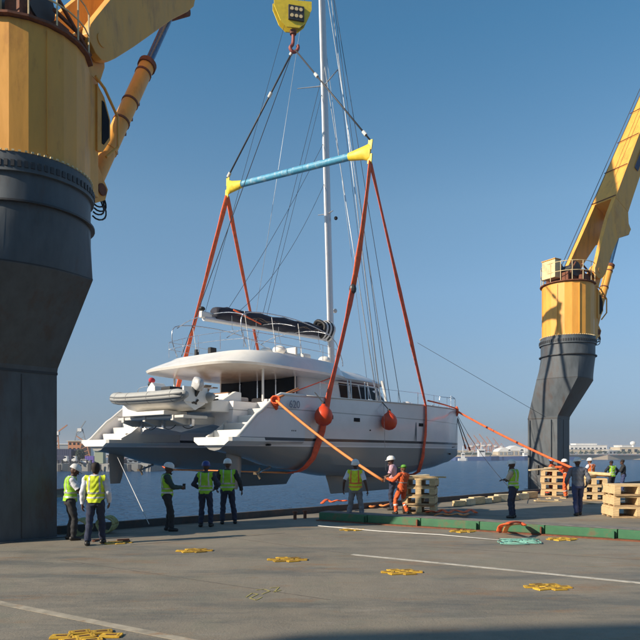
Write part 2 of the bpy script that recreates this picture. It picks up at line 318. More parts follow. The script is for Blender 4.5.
# yellow lashing sockets welded to the deck
def fitting(x, y, label, rz=0.1, s=1.0):
    t = thing('lashing_socket', label, 'deck fitting', G(x, y), rz, 'yellow lashing sockets on the deck')
    if not FIT:
        meshes = []
        for cx, cy, rr in ((-.30, 0, 0), (.30, 0, 0), (-.12, .22, 0), (.14, .2, 0), (.0, -.02, 0), (.12, -.22, 0), (-.16, -.2, 0)):
            m_ = MB()
            for dy in (-.075, .075): m_.box((0, dy, .013), (.26, .045, .026), 0)
            for dx in (-.115, .115): m_.box((dx, 0, .012), (.045, .105, .022), 0)
            m_.box((0, 0, .014), (.2, .12, .027)); meshes.append((cx, cy, m_.mesh('socket', FITY, bevel=.006)))
        FIT.append(meshes); FIT.append(MB().box((.0, 0, .018), (.13, .05, .024)).mesh('slot', mat('rusty_recess', (.10, .03, .012), .8, var=.3, scale=20))); FIT.append(MB().box((0, 0, .01), (.2, .2, .018), .785).mesh('centre_plate', FITY))
    for cx, cy, me in FIT[0]:
        k = bpy.data.objects.new('socket', me); COL.objects.link(k); k.parent = t; k.location = (cx + random.uniform(-.015, .015), cy + random.uniform(-.015, .015), 0); k.rotation_euler = (0, 0, random.uniform(-.12, .12) + (.35 if abs(cx) < .29 else 0))
        q = bpy.data.objects.new('slot', FIT[1]); COL.objects.link(q); q.parent = k
    q = bpy.data.objects.new('centre_plate', FIT[2]); COL.objects.link(q); q.parent = t
    t.scale = (s * .86, s * .76, s * .8)
FIT = []
fitting(195, 551, 'yellow lashing socket on bare deck below the man in blue helmet', .1)
fitting(287, 560, 'yellow lashing socket alone on the deck left of the long white line', .0)
fitting(402, 572.5, 'yellow lashing socket just in front of the long white line', .05, .95)
fitting(548, 587.5, 'yellow lashing socket nearest the lower right shade', .0, .95)
fitting(86, 637, 'yellow lashing socket cut by the bottom edge beside the rusty line', .1)
fitting(117, 543, 'dull rusty lashing socket by the feet of the man in yellow vest', .2, .9)
fitting(463, 531.5, 'lashing socket heaped with rusty chain in front of the green coaming', .3)
fitting(562, 539.5, 'lashing socket touching the foot of the green coaming on the right', .2)
fitting(352, 530, 'small lashing socket behind the feet of the man in grey trousers', .2, .9)
for (x, y, n_, lab) in ((465, 529, 8, 'rusty chain links heaped before the green coaming'), (110, 541.5, 5, 'rusty scrap beside the boots of the man in yellow vest'), (545, 499, 7, 'broken pale wood scraps by the left pallet stack')):
    mb = MB()
    for k in range(n_):
        c = G(x + random.uniform(-22, 22), y + random.uniform(-1.5, 1.5)); mb.box((c.x, c.y, .02), (random.uniform(.1, .3), .05, .035), random.uniform(0, 3))
    single(mb, 'scrap_heap', RUST if y > 510 else WOOD, lab, 'scrap', kind='stuff')
# chalk marks
ck = MB()
def stroke(pts, w=.022):
    P = [G(*p, 0.0045) for p in pts]
    for i in range(len(P) - 1): ck.bar(P[i], P[i + 1], w, .002)
stroke([(246, 597), (252, 593), (258, 594), (250, 598), (256, 600), (262, 597)]); stroke([(256, 590), (264, 589), (270, 591), (262, 594)]); stroke([(270, 588), (279, 587), (274, 592), (281, 590)])
single(ck, 'chalk_marking', CHALK, 'faded yellow chalk scribble on the open grey deck', 'marking')
for nm_ in ('fitting_yellow', 'rusty_recess'):
    nt_ = MATS[nm_].node_tree; ps_ = nt_.nodes['Principled BSDF'].inputs['Base Color']; oi_ = nt_.nodes.new('ShaderNodeObjectInfo'); hs_ = nt_.nodes.new('ShaderNodeHueSaturation'); mr_ = nt_.nodes.new('ShaderNodeMapRange')
    mr_.inputs[3].default_value = .45; mr_.inputs[4].default_value = 1.15; nt_.links.new(oi_.outputs['Random'], mr_.inputs[0]); nt_.links.new(ps_.links[0].from_socket, hs_.inputs['Color']); nt_.links.new(mr_.outputs[0], hs_.inputs['Value']); nt_.links.new(hs_.outputs[0], ps_)
# ------------------------------------------------------------------ the two ship cranes
EV = Vector((0.68, 0.733, 0)); NV = Vector((-0.733, 0.68, 0))        # along the ship, outboard
def ped_ring(z, sq, half, off, n=48):
    pts = []
    for k in range(n):
        t = 2 * math.pi * k / n; c, s_ = math.cos(t), math.sin(t)
        rs = half / max(abs(c), abs(s_)); r = rs * sq + half * (1 - sq)
        pts.append(EV * (r * c) + NV * (r * s_ + off) + Vector((0, 0, z)))
    return pts
def crane(label, loc, az, elev, att, jlen, lug=1.05, thin=1.0):
    t = thing('deck_crane', label, 'crane', loc, 0, 'ship deck cranes')
    p = MB(); p.loft([ped_ring(0, 1, .82, 1.05), ped_ring(3.85, 1, .82, 1.05), ped_ring(4.0, .99, .83, 1.02), ped_ring(5.92, .42, 1.33, .15), ped_ring(6.0, .40, 1.33, .14), ped_ring(7.1, 0, 1.38, 0), ped_ring(7.15, 0, 1.38, 0), ped_ring(7.75, 0, 1.38, 0)])
    p.build('pedestal', GREY, t, smooth=.28)
    b = MB(); b.loft([ped_ring(3.84, 1, .832, 1.045), ped_ring(3.9, 1, .832, 1.045)]); b.build('weld_band', DARK, t)
    b = MB(); b.loft([ped_ring(5.93, .42, 1.334, .15), ped_ring(5.96, .41, 1.335, .147)]); b.build('weld_band', DARK, t)
    for q in (.0,): MB().cyl(NV * (1.05 - .825) + EV * q + Vector((0, 0, .05)), NV * (1.05 - .825) + EV * q + Vector((0, 0, 3.8)), .012, 6).build('weld_or_shadow_line', DARK, t)
    pb = MB().box(tuple(EV * -.86 + NV * .9 + Vector((0, 0, 1.2))), (.05, .5, .35), math.atan2(EV.y, EV.x)); pb.box(tuple(EV * -.88 + NV * 1.3 + Vector((0, 0, 1.1))), (.08, .12, .5), math.atan2(EV.y, EV.x)); pb.build('valve_box', DARK, t)
    for q in (.55, 1.75): MB().cyl(EV * -.87 + NV * q + Vector((0, 0, 0)), EV * -.87 + NV * q + Vector((0, 0, 3.8)), .025, 6).build('conduit', GREY, t)
    b = MB(); b.loft([ped_ring(0.0, 1, .98, 1.05), ped_ring(.03, 1, .98, 1.05)]); b.build('foot_plate', GREY, t)
    # service lip and pipe round the neck
    f = MB(); f.lathe([(1.36, 7.13), (1.47, 7.13), (1.47, 7.17), (1.36, 7.17)], 48); f.build('neck_flange', DARK, t, smooth=SM)
    f = MB(); f.lathe([(1.36, 7.75), (1.45, 7.75), (1.45, 8.0), (1.40, 8.0), (1.40, 8.16), (1.36, 8.16)], 56); f.build('slew_ring', GREY, t, smooth=SM)
    f = MB()
    for k in range(72):
        a = 2 * math.pi * k / 72
        f.box((1.455 * math.cos(a), 1.455 * math.sin(a), 7.9), (.03, .07, .13), a)
    f.build('gear_teeth', DARK, t, kind='stuff')
    f = MB()
    for k in range(72):
        a = 2 * math.pi * k / 72
        f.box((1.405 * math.cos(a), 1.405 * math.sin(a), 8.175), (.05, .05, .035), a)
    f.build('ring_bolts', CREAM, t, kind='stuff')
    # welding brackets on the pedestal shoulder
    M = Matrix.Rotation(az, 4, 'Z')
    B = lambda mb, name, m, par=t, **k: mb.xf(M).build(name, m, par, **k)
    # slewing house: faceted drum with flat cheeks carried forward to the jib foot
    pl = [(1.32 * math.cos(R(a)), 1.32 * math.sin(R(a))) for a in range(52, 309, 16)] + [(1.1, -.86), (1.45, -.8), (1.45, .8), (1.1, .86)]
    hz = MB(); hz.loft([[(x, y, z) for x, y in pl] for z in (8.16, 10.95)]); B(hz, 'house', YEL, bevel=.02)
    for s_ in (-1, 1):
        hz = MB(); hz.prism([(.2, 10.95), (1.45, 10.95), (1.62, 11.4), (1.6, 11.8), (1.45, 12.05), (1.15, 12.12), (.85, 11.95), (.35, 11.2)], s_ * .84, s_ * .74, 'y')
        hz.cyl((1.2, s_ * .70, 11.75), (1.2, s_ * 1.12, 11.75), .15); B(hz, 'pivot_cheek', YEL)
    hz = MB(); hz.prism([(1.2, 8.3), (1.6, 8.1), (2.2, 8.45), (2.3, 8.75), (2.1, 9.0), (1.6, 9.6), (1.2, 9.6)], -.38, -.26, 'y'); hz.prism([(1.2, 8.3), (1.6, 8.1), (2.2, 8.45), (2.3, 8.75), (2.1, 9.0), (1.6, 9.6), (1.2, 9.6)], .26, .38, 'y'); B(hz, 'ram_bracket', YEL)
    for s_ in (-1,):                              # vertical rib plates down the drum
        for a in (100, 148, 196, 244):
            B(MB().box((1.33 * math.cos(R(a)), 1.33 * math.sin(R(a)), 9.55), (.05, .03, 2.6), R(a)), 'rib', YEL)
    # walkway with handrail round the top of the house
    B(MB().loft([[(x * 1.08, y * 1.08, z) for x, y in pl[:17]] for z in (10.96, 11.01)]), 'platform', RUST)
    rail = MB()
    for h in (.5, 1.0):
        rail.tube([(1.36 * math.cos(R(a)), 1.36 * math.sin(R(a)), 11.01 + h) for a in range(60, 301, 12)], .018, 6)
    B(rail, 'handrail', CREAM)
    for a in range(60, 301, 24): B(MB().cyl((1.36 * math.cos(R(a)), 1.36 * math.sin(R(a)), 11.0), (1.36 * math.cos(R(a)), 1.36 * math.sin(R(a)), 12.01), .018, 6), 'rail_post', CREAM)
    # winches, motor, electric cabinet
    wd = MB().cyl((-.35, -.75, 12.0), (-.35, .55, 12.0), .27, 20); wd.cyl((-.35, -.8, 12.0), (-.35, -.74, 12.0), .40, 20); wd.cyl((-.35, .55, 12.0), (-.35, .61, 12.0), .40, 20); B(wd.xf(Matrix.Translation((0, 0, -.3))), 'winch_drum', DARK, smooth=SM)
    wd = MB().cyl((.45, -.6, 11.8), (.45, .5, 11.8), .26, 18); wd.cyl((.45, .5, 11.8), (.45, .56, 11.8), .38, 18); B(wd.xf(Matrix.Translation((0, 0, -.3))), 'winch_drum', RUST, smooth=SM)
    wd = MB().box((-.35, 0, 11.55), (.9, 1.5, .25)); wd.box((.4, .7, 11.6), (.3, .25, .5)); wd.box((-.3, .85, 11.9), (.35, .3, .8)); B(wd.xf(Matrix.Translation((0, 0, -.3))), 'winch_frame', RUST)
    cb = MB().box((-1.12, .15, 11.6), (.45, .85, .95)); B(cb.xf(Matrix.Translation((0, 0, .12))), 'electric_cabinet', CREAM, bevel=.02)
    cb = MB().box((-1.12, .15, 12.11), (.5, .9, .04)); B(cb.xf(Matrix.Translation((0, 0, .12))), 'cabinet_roof', YEL)
    cb = MB()
    for (a_, b_) in (((-.1, -.3, 12.5), (.9, -.3, 11.5)), ((-.3, .3, 12.6), (1.1, .4, 11.6)), ((.3, -.9, 11.4), (1.0, -.7, 12.3)), ((.8, 0, 11.4), (.9, 0, 12.2)), ((-.9, -.6, 11.3), (-.5, -.9, 12.3)), ((.2, .2, 11.3), (.6, .9, 12.4)), ((.9, .5, 11.3), (.3, -.4, 12.5)), ((-.2, -1.0, 11.9), (1.1, -.9, 11.9)), ((-.2, -1.05, 12.2), (1.0, -.95, 11.6))): cb.cyl(a_, b_, .045, 8)
    for (x, y, z, a, b, c) in ((.5, -.75, 11.55, .5, .3, .5), (.0, -.95, 11.5, .35, .25, .35), (.95, .35, 11.5, .3, .5, .45), (-.75, -.55, 11.5, .3, .4, .6)): cb.box((x, y, z), (a, b, c))
    B(cb.xf(Matrix.Translation((0, 0, -.3))), 'pipework', RUST)
    # operator cab on the front of the house, window, roof bar, ladder
    cabp = B(MB().prism([(1.95, 9.55), (2.15, 9.6), (2.42, 10.0), (2.42, 10.5), (2.2, 10.95), (1.95, 11.15)], -.42, .42, 'y').xf(Matrix.Translation((-.62, -.45, -.3))), 'cab', YEL, bevel=.015)
    B(MB().prism([(2.17, 9.78), (2.36, 10.04), (2.36, 10.46), (2.18, 10.82), (2.1, 10.82), (2.1, 9.78)], -.432, .432, 'y').xf(Matrix.Translation((-.62, -.45, -.3))), 'window', GLASS, cabp)
    B(MB().tube([(1.2, -.92, 10.95), (1.5, -.94, 10.8), (1.98, -.94, 10.35), (1.98, -.94, 9.6), (1.6, -.9, 9.2)], .035, 8), 'cab_guard', YEL)
    ld = MB()
    for dy in (-.15, .15): ld.cyl((1.5, .62 + dy, 8.6), (1.5, .62 + dy, 11.4), .02, 6)
    for k in range(9): ld.cyl((1.5, .47, 8.8 + .3 * k), (1.5, .77, 8.8 + .3 * k), .014, 6)
    B(ld, 'ladder', DARK)
    hz = MB()
    for k, rr in enumerate((.30, .22, .36, .27)):
        c0 = Vector((2.0 + .1 * k, -.35 + .1 * k, 8.7)); hz.tube([c0 + Vector((rr * .8 * math.sin(q), .05 * math.sin(2 * q), -rr * (1 - math.cos(q)))) for q in [-.9 + 4.6 * i / 14 for i in range(15)]], .022, 6)
    B(hz, 'hydraulic_hose', BLACK, smooth=2)
    # luffing jib
    pv = Vector((1.2, 0, 11.75)); u_ = Vector((math.cos(elev), 0, math.sin(elev))); q_ = Vector((-math.sin(elev), 0, math.cos(elev)))   # along, top side
    J = lambda l, y, h: pv + u_ * l + q_ * h + Vector((0, y, 0))
    fk = max(4.7, att + .5)
    for s_ in (-1, 1):
        leg = MB()
        rings = []
        for l, bt, tp, y0, y1 in ((-.42, -.12, .12, .9, 1.08), (-.34, -.3, .28, .89, 1.09), (-.12, -.42, .38, .88, 1.1), (.25, -.48, .42, .87, 1.09), (1.4, -.62 * thin, .48, .74, .98), (att * .72, -.86 * thin, .54, .60, .84), (att * .93, -lug + .02, .56, .54, .79), (att + .1, -lug + .0, .56, .54, .79), (att + .28, -(lug + .92 * thin) / 2, .56, .53, .78), (fk, -.92 * thin, .56, .52, .77)):
            rings.append([J(l, s_ * y0, bt), J(l, s_ * y1, bt), J(l, s_ * y1, tp), J(l, s_ * y0, tp)])
        leg.loft(rings); B(leg, 'jib_leg', YEL, bevel=.012)
    jb = MB(); jb.loft([[J(l, -y, bt), J(l, y, bt), J(l, y, tp), J(l, -y, tp)] for l, y, bt, tp in ((fk + .002, .775, -.915 * thin, .56), (fk + 1.2, .75, -.85 * thin, .56), (jlen * .5, .62, -.72 * thin, .52), (jlen, .4, -.4, .4))]); B(jb, 'jib_box', YEL, bevel=.015)
    for l in [fk + .1 + 2.3 * i for i in range(int((jlen - fk) / 2.3))]:
        y = .79 - .38 * (l - fk) / (jlen - fk)
        B(MB().bar(J(l, -y, .62), J(l, y, .60), .04, .03, u_), 'jib_rib', RUST)
    nm = B(MB().box((0, 0, 0), (1.5, .012, .34)).xf(Matrix.Translation(J(fk + 3.4, -.745, -.15)) @ Matrix.Rotation(-elev, 4, 'Y')), 'nameplate', mat('nameplate_blue', (.03, .035, .09), .5))
    rp = MB(); rp.cyl((-.35, -.1, 12.0), J(jlen, -.1, .75), .018, 6); rp.cyl((-.35, .15, 12.0), J(jlen, .15, .75), .018, 6); B(rp, 'hoist_rope', WIRE)
    hd = MB().cyl(J(jlen, -.45, 0), J(jlen, .45, 0), .45, 18); B(hd, 'jib_head_sheave', DARK, smooth=SM)
    # ram: foot, barrel, rod
    f0 = Vector((2.06, 0, 8.66)); a1 = J(att, 0, -lug); d = (a1 - f0); Lr = d.length; d.normalize()
    mid = f0 + d * (Lr * .66)
    B(MB().cyl(f0 + Vector((0, -.42, 0)), f0 + Vector((0, .42, 0)), .15), 'ram_pin', RUST, smooth=SM)
    rm = MB().tube([f0 - d * .15, f0 + d * .1, f0 + d * .3, mid], [.16, .2, .215, .215], 18); brl = B(rm, 'ram_barrel', YEL, smooth=SM)
    for k in (.30, .52, .68, .93):
        B(MB().cyl(f0 + d * (Lr * .66 * k), f0 + d * (Lr * .66 * k + .07), .235, 18), 'clamp_ring', RUST if k > .5 else YEL, brl, smooth=SM)
    side = Vector((0, -1, 0)).cross(d).normalized()
    for k in (.35, .5, .62, .75): B(MB().box(f0 + d * (Lr * .66 * k) - side * .25, (.07, .05, .09)), 'pipe_clip', RUST, brl)
    B(MB().cyl(mid, a1, .115, 16), 'ram_rod', RODB, smooth=SM)
    B(MB().cyl(mid, mid + d * .16, .26, 18), 'gland_ring', RUST, smooth=SM)
    B(MB().cyl(a1 + Vector((0, -.6, 0)), a1 + Vector((0, .6, 0)), .19), 'rod_pin', RUST, smooth=SM)
    return t, M @ J(jlen, 0, 0).to_4d() if False else (t, M @ J(jlen, 0, 0))
cr1, tip = crane('near crane with black shaded pedestal filling the left edge of the view', (-6.62, 14.4, 0), math.atan2(.933, .36), R(50.5), 5.7, 24)
crane('far yellow crane on a cranked grey pedestal at the right', (13.35, 34.5, 0), math.atan2(.5, .857), R(61), 3.9, 21, 1.38, .8)

# ------------------------------------------------------------------ hook block, wires, spreader bar
HK = Vector((-1.36, 31.25, 0))
hb = thing('hook_block', 'yellow crane hook block with dark sheave box and red swivel hook', 'hook block', HK + Vector((0, 0, 22.55)), .25)
yb = MB()
for s_ in (-1, 1): yb.prism([(-.93, 1.05), (-.93, 1.35), (.93, 1.5), (.93, 1.1), (.62, .42), (.3, .12), (-.3, .08), (-.62, .35)], s_ * .22, s_ * .16, 'y')
yb.build('cheek_plate', SYEL, hb)
x_ = MB().box((.15, -.02, .78), (.78, .56, .72)); x_.build('sheave_box', DARK, hb, bevel=.02)
for k in range(3):
    for z in (.62, .95): MB().cyl((-.07 + .22 * k, -.33, z), (-.07 + .22 * k, .33, z), .085, 14).build('sheave', CREAM, hb, smooth=SM)
MB().lathe([(.1, -.1), (.16, -.08), (.18, .08), (.1, .12)], 14, (.05, 0, -.02)).build('swivel', RUST, hb, smooth=SM)
MB().tube(smoothpts([(.05, 0, -.1), (.05, 0, -.35), (.02, 0, -.6), (-.1, 0, -.78), (.02, 0, -.95), (.2, 0, -.9), (.3, 0, -.72), (.27, 0, -.6)], 4), .085, 10).build('hook', mat('hook_red', (.33, .08, .06), .6), hb, smooth=2)
for x in (-.8, .12, .3, .62): MB().cyl((x, 0, 1.1), (x, 0, 11), .02, 6).build('hoist_rope', WIRE, hb)
th = MB().box((0, 0, 11.2), (2.4, .5, .5)); th.build('upper_beam', YEL, hb)
tl = Matrix.Rotation(-.25, 4, 'Z') @ (tip + Vector((-6.62, 14.4, 0)) - HK - Vector((0, 0, 23))).to_4d() if False else None
pR = Vector((2.23, 28.35, 15.35)); pL = Vector((-4.95, 34.15, 16.15))
d = (pR - pL); Lb = d.length; d.normalize()
sb = thing('spreader_bar', 'long blue lifting spreader bar with yellow end fittings above the catamaran', 'spreader bar', (pR + pL) / 2)
c0 = (pR + pL) / 2
MB().cyl(pL - c0 + d * .6, pR - c0 - d * .9, .165, 20).build('bar', BLUEP, sb, smooth=SM)
up = Vector((0, 0, 1)); sd_ = d.cross(up).normalized(); up2 = sd_.cross(d)
def endcap(P, s_):
    mb = MB(); rings = []
    for l, h, w in ((-.0, .30, .05), (.12, .38, .08), (.35, .30, .2), (1.15, .175, .18)):
        rings.append([P - c0 - d * (s_ * l) + up2 * (h * math.sin(t)) + sd_ * (w * math.cos(t)) for t in [2 * math.pi * k / 16 for k in range(16)]])
    mb.loft(rings); mb.bar(P - c0 + up2 * .1 - d * s_ * .05, P - c0 + up2 * .52 - d * s_ * .02, .05, .22, d); mb.bar(P - c0 - up2 * .1, P - c0 - up2 * .52, .05, .22, d)
    mb.build('end_fitting', SYEL, sb, smooth=SM)
endcap(pR, 1); endcap(pL, -1)
def lettering(txt, size, M, name, m, par, ext=.002):
    cu = bpy.data.curves.new(name, 'FONT'); cu.body = txt; cu.size = size; cu.extrude = ext; cu.align_x = 'CENTER'; cu.align_y = 'CENTER'; cu.resolution_u = 2
    o = bpy.data.objects.new(name, cu); COL.objects.link(o); o.parent = par; o.matrix_local = M; cu.materials.append(m); 
    dg_ = bpy.context.evaluated_depsgraph_get(); dg_.update(); me_ = bpy.data.meshes.new_from_object(o.evaluated_get(dg_)); bpy.data.objects.remove(o)
    o = bpy.data.objects.new(name, me_); COL.objects.link(o); o.parent = par; o.matrix_local = M; return o
hkp = HK + Vector((.05, 0, 21.68))
def wire(name, a, b, r, label, cat, m=WIRE, sleeves=(), group=None, sag=0, sc=ROPEW, sl=.26, sr=1.9, n=12):
    a = Vector(a); b = Vector(b); t = thing(name, label, cat, a, 0, group)
    MB().tube([p - a for p in catenary(a, b, sag, n if sag else 1)], r, 6).build('cable' if 'wire' in name or 'stay' in name else 'line', m, t, smooth=2)
    for k in sleeves:
        p = (b - a) * k; e_ = (b - a).normalized(); MB().cyl(p - e_ * sl / 2, p + e_ * sl / 2, r * sr, 8).build('sleeve', sc, t, smooth=SM)
    return t
wire('wire_sling', hkp, pL + Vector((0, 0, .5)), .045, 'dark wire sling from hook to the lower left end of the spreader bar', 'wire sling', sleeves=(.02, .33, .97), group='wire slings under the hook')
wire('wire_sling', hkp + Vector((.1, 0, 0)), pR + Vector((0, 0, .5)), .04, 'wire sling from hook passing the mast to the upper right end of the bar', 'wire sling', sleeves=(.3, .93), group='wire slings under the hook')

# ------------------------------------------------------------------ the catamaran (x forward, y to port, z up)
BS = Vector((-2.86, 22.0, 0)); BA = R(51.0)
cat = thing('catamaran', 'big white sailing catamaran hanging in orange slings over the harbour', 'catamaran', BS, BA)
BM = Matrix.Translation(BS) @ Matrix.Rotation(BA, 4, 'Z')
def BW(s, p, z): return BM @ Vector((s, p, z))
def interp(x, T):
    if x <= T[0][0]: return T[0][1]
    for (a, va), (b, vb) in zip(T, T[1:]):
        if x <= b: k = (x - a) / (b - a); k = k * k * (3 - 2 * k) * .5 + k * .5; return va + (vb - va) * k
    return T[-1][1]
HB_ = [(0, .98), (2, 1.08), (5, 1.18), (9, 1.22), (13, 1.08), (16, .68), (18, .22), (18.6, .05)]
KE = [(0, 2.08), (1, 1.9), (3, 1.42), (6, 1.02), (9, .86), (12, .88), (15, 1.15), (17.5, 1.5), (18.6, 1.85)]
SH = [(3.6, 4.2), (8, 4.28), (13, 4.38), (18.6, 4.46)]
def section(s, zs, pc):
    b = interp(s, HB_); zk = interp(s, KE); bw = b * .88
    half = [(0, zk), (.30 * bw, zk + .04), (.62 * bw, zk + .18), (.88 * bw, zk + .48), (.98 * bw, max(zk + .8, 2.0)), (bw * 1.0, 2.35), (b * .97, 2.9 if zs > 3 else min(2.45, zs - .03)), (b, 3.6 if zs > 3 else zs - .01), (b * .995, zs)]
    half = [(q, min(z, zs - .012 * (len(half) - 1 - i))) for i, (q, z) in enumerate(half)]
    pts = [(s, pc + q * 1, z) for q, z in half] ; pts2 = [(s, pc - q, z) for q, z in half[1:]][::-1]
    return pts2 + pts
def SW(s): return interp(s, [(0, 2.42), (1.35, 3.52), (2.0, 4.02), (2.35, 4.18), (3.6, 4.2)])
for pc, lab in ((1.15, 'hull nearer the ship seen from outside in shade'), (8.6, 'far hull with sunlit stern steps')):
    out = -1 if pc < 5 else 1
    h = MB(); h.loft([section(s, 2.47, pc) for s in (0, .5, 1, 1.6, 2.4, 3.2, 3.62)]); h.loft([section(s, interp(s, SH), pc) for s in [3.6 + 15.0 * (i / 26) for i in range(27)]])
    hull = h.build('hull', HULLM, cat, smooth=.5, label=lab)
    # outboard bulwark wing falling to the stern, and lower inboard wing
    wv = MB(); R1 = []
    for s in [0.0, .3, .7, 1.1, 1.35, 1.7, 2.0, 2.35, 3.0, 3.62]:
        b = interp(s, HB_); y0 = pc + out * b; y1 = pc + out * (b - .10); R1.append([(s, y0, 2.44), (s, y0 + out * .012, 3.0 if SW(s) > 3.05 else (SW(s) + 2.44) / 2), (s, y0, SW(s)), (s, y1, SW(s)), (s, y1, 2.44)])
    wv.loft(R1); wv.build('bulwark', HULLM, cat, smooth=.5)
    cp = MB().tube([(s, pc + out * (interp(s, HB_) - .05), SW(s) + .012) for s in [0.0, .3, .7, 1.1, 1.35, 1.7, 2.0, 2.35, 3.0, 3.7]], .075, 8); cp.build('bulwark_cap', GEL, cat, smooth=2)
    # bathing platform lip and steps
    lip = MB(); lip.loft([[(s, pc + y * 1.0, z) for y, z in ((-.8 * k, 2.28), (.8 * k, 2.28), (1.06 * k, 2.42), (1.06 * k, 2.56), (-1.06 * k, 2.56), (-1.06 * k, 2.42))] for s, k in ((-.16, .86), (-.08, .96), (.25, 1.0), (1.6, 1.0), (3.58, 1.0))]); lip.build('bathing_platform', GEL, cat)
    for k in range(5):
        s0 = .78 + .5 * k; z1 = 2.56 + .29 * (k + 1)
        MB().box((s0 + .249 + (.02 if k == 4 else 0), pc - out * .04, (2.57 + z1) / 2), (.496 + (.04 if k == 4 else 0), 1.74, z1 - 2.57)).build('step', NONSKID if k % 2 else GEL, cat, bevel=.03)
    iw = MB(); R1 = []
    for s in (.5, 1.0, 1.7, 2.4, 3.0, 3.62):
        zt = interp(s, [(.5, 2.62), (2.6, 3.95), (3.62, 4.1)]); y0 = pc - out * .93; y1 = pc - out * 1.03; R1.append([(s, y0, 2.4), (s, y0, zt), (s, y1, zt), (s, y1, 2.4)])
    iw.loft(R1); iw.build('step_side', GEL, cat)
    # rudder and keel
    rd = MB(); rd.loft([[(x0 + c * .5 * math.cos(t) - .05, pc + .05 * math.sin(t), z) for t in [2 * math.pi * k / 12 for k in range(12)]] for x0, c, z in ((1.0, .78, 2.0), (1.0, .74, 1.4), (.97, .64, .95), (.93, .5, .66))]); rd.build('rudder', HULLM, cat, smooth=1)
    kl = MB(); kl.loft([[(x0 + c * .5 * math.cos(t), pc + .16 * math.sin(t) * wd_, z) for t in [2 * math.pi * k / 16 for k in range(16)]] for x0, c, z, wd_ in ((9.6, 6.6, 1.1, 1), (9.5, 6.0, .7, .9), (9.4, 5.5, .3, .8), (9.4, 5.4, .22, .5))]); kl.build('keel', HULLM, cat, smooth=1)
    MB().tube([(2.9, pc, 1.45), (2.4, pc, 1.3), (2.2, pc, 1.22)], [.05, .04, .03], 8).build('propeller_shaft', STEEL, cat)
    pr = MB()
    for k in range(3):
        a = 2.1 * k; pr.box((2.2, pc + .14 * math.cos(a), 1.22 + .14 * math.sin(a)), (.03, .1, .2), rot=Matrix.Rotation(a - 1.57, 3, 'X'))
    pr.build('propeller', mat('bronze', (.14, .10, .06), .4, .6), cat)
    MB().tube([(s, pc + out * (interp(s, HB_) + .0), interp(s, SH) + .02) for s in [3.7 + 14.8 * i / 20 for i in range(21)]], .035, 6).build('toe_rail', NONSKID, cat, smooth=2)
    for i in range(8):
        s = 4.6 + 1.95 * i; MB().cyl((s, pc + out * (interp(s, HB_) - .06), interp(s, SH)), (s, pc + out * (interp(s, HB_) - .06), interp(s, SH) + .62), .013, 6).build('stanchion', STEEL, cat)
    MB().tube([(s, pc + out * (interp(s, HB_) - .06), interp(s, SH) + .6) for s in [4.6 + 1.95 * i for i in range(8)]], .008, 5).build('lifeline', STEEL, cat)
    if pc < 5:       # hatches in the side, drains
        for s, z in ((7.0, 3.42), (5.15, 3.46), (12.6, 3.4)): MB().box((s, pc - interp(s, HB_) - .0, z), (.42, .03, .16)).build('hull_port', GLASS, cat, bevel=.01)
        for s, z in ((1.75, 2.3), (16.9, 1.95), (3.9, 3.0)): MB().cyl((s, pc - interp(s, HB_) - .01, z), (s, pc - interp(s, HB_) + .2, z), .045, 10).build('through_hull', BLACK, cat)
        MB().tube([(12.1, pc - interp(12.1, HB_) - .004, z) for z in (3.5, 3.1, 2.7, 2.55)], [.03, .06, .05, .02], 6, .1).build('scuff_mark', HYPD, cat)
    pl_ = MB()
    for a_ in (0, 1): pl_.tube([(18.3, pc, 4.45), (18.35, pc, 5.15), (17.2, pc + (.35 if a_ else -.35), 5.2), (17.1, pc + (.4 if a_ else -.4), 4.45)], .018, 6)
    pl_.build('pulpit', STEEL, cat)
lettering('620', .42, Matrix.Translation((2.95, -.055, 3.83)) @ Matrix.Rotation(R(90), 4, 'X'), 'hull_number', mat('grey_numeral', (.16, .17, .22), .4), cat, .004)
# bridgedeck between the hulls
bd = MB(); bd.prism([(1.9, 2.45), (2.1, 2.75), (2.4, 3.0), (2.9, 3.12), (4.2, 2.95), (4.85, 2.85), (5.5, 2.95), (6.8, 3.12), (7.35, 3.0), (7.65, 2.75), (7.85, 2.45), (8.0, 3.98), (1.75, 3.98)], 1.5, 14.6, 'x'); bd.build('bridgedeck', HULLM, cat, smooth=.5)
MB().prism([(2.0, 3.55), (7.7, 3.55), (7.7, 4.02), (2.0, 4.02)], .62, 1.75, 'x').build('aft_beam', GEL, cat, bevel=.05)
MB().box((1.7, 4.85, 4.16), (.14, 5.3, .3)).build('cockpit_coaming', GEL, cat, bevel=.03)
MB().box((1.78, 4.0, 4.34), (.12, 3.4, .04)).build('teak_rail', TEAK, cat)
MB().box((4.2, 4.85, 3.99), (4.2, 5.9, .05)).build('cockpit_floor', TEAK, cat)
for p, w_ in ((3.0, 1.3), (6.6, 1.3)):
    MB().box((2.5, p, 4.1), (.8, w_, .24)).build('cockpit_seat', SEATM, cat, bevel=.05)
MB().prism([(1.2, 4.0), (2.2, 4.0), (2.2, 4.36), (1.9, 4.38)], 2.05, 2.25, 'y').build('side_coaming', GEL, cat, bevel=.02)
MB().prism([(1.2, 4.0), (2.2, 4.0), (2.2, 4.36), (1.9, 4.38)], 7.4, 7.6, 'y').build('side_coaming', GEL, cat, bevel=.02)
for x, y in ((3.4, 2.05), (3.4, 7.7)): MB().cyl((x, y, 4.1), (x, y, 5.5), .05, 12).build('roof_pillar', GEL, cat, smooth=SM)
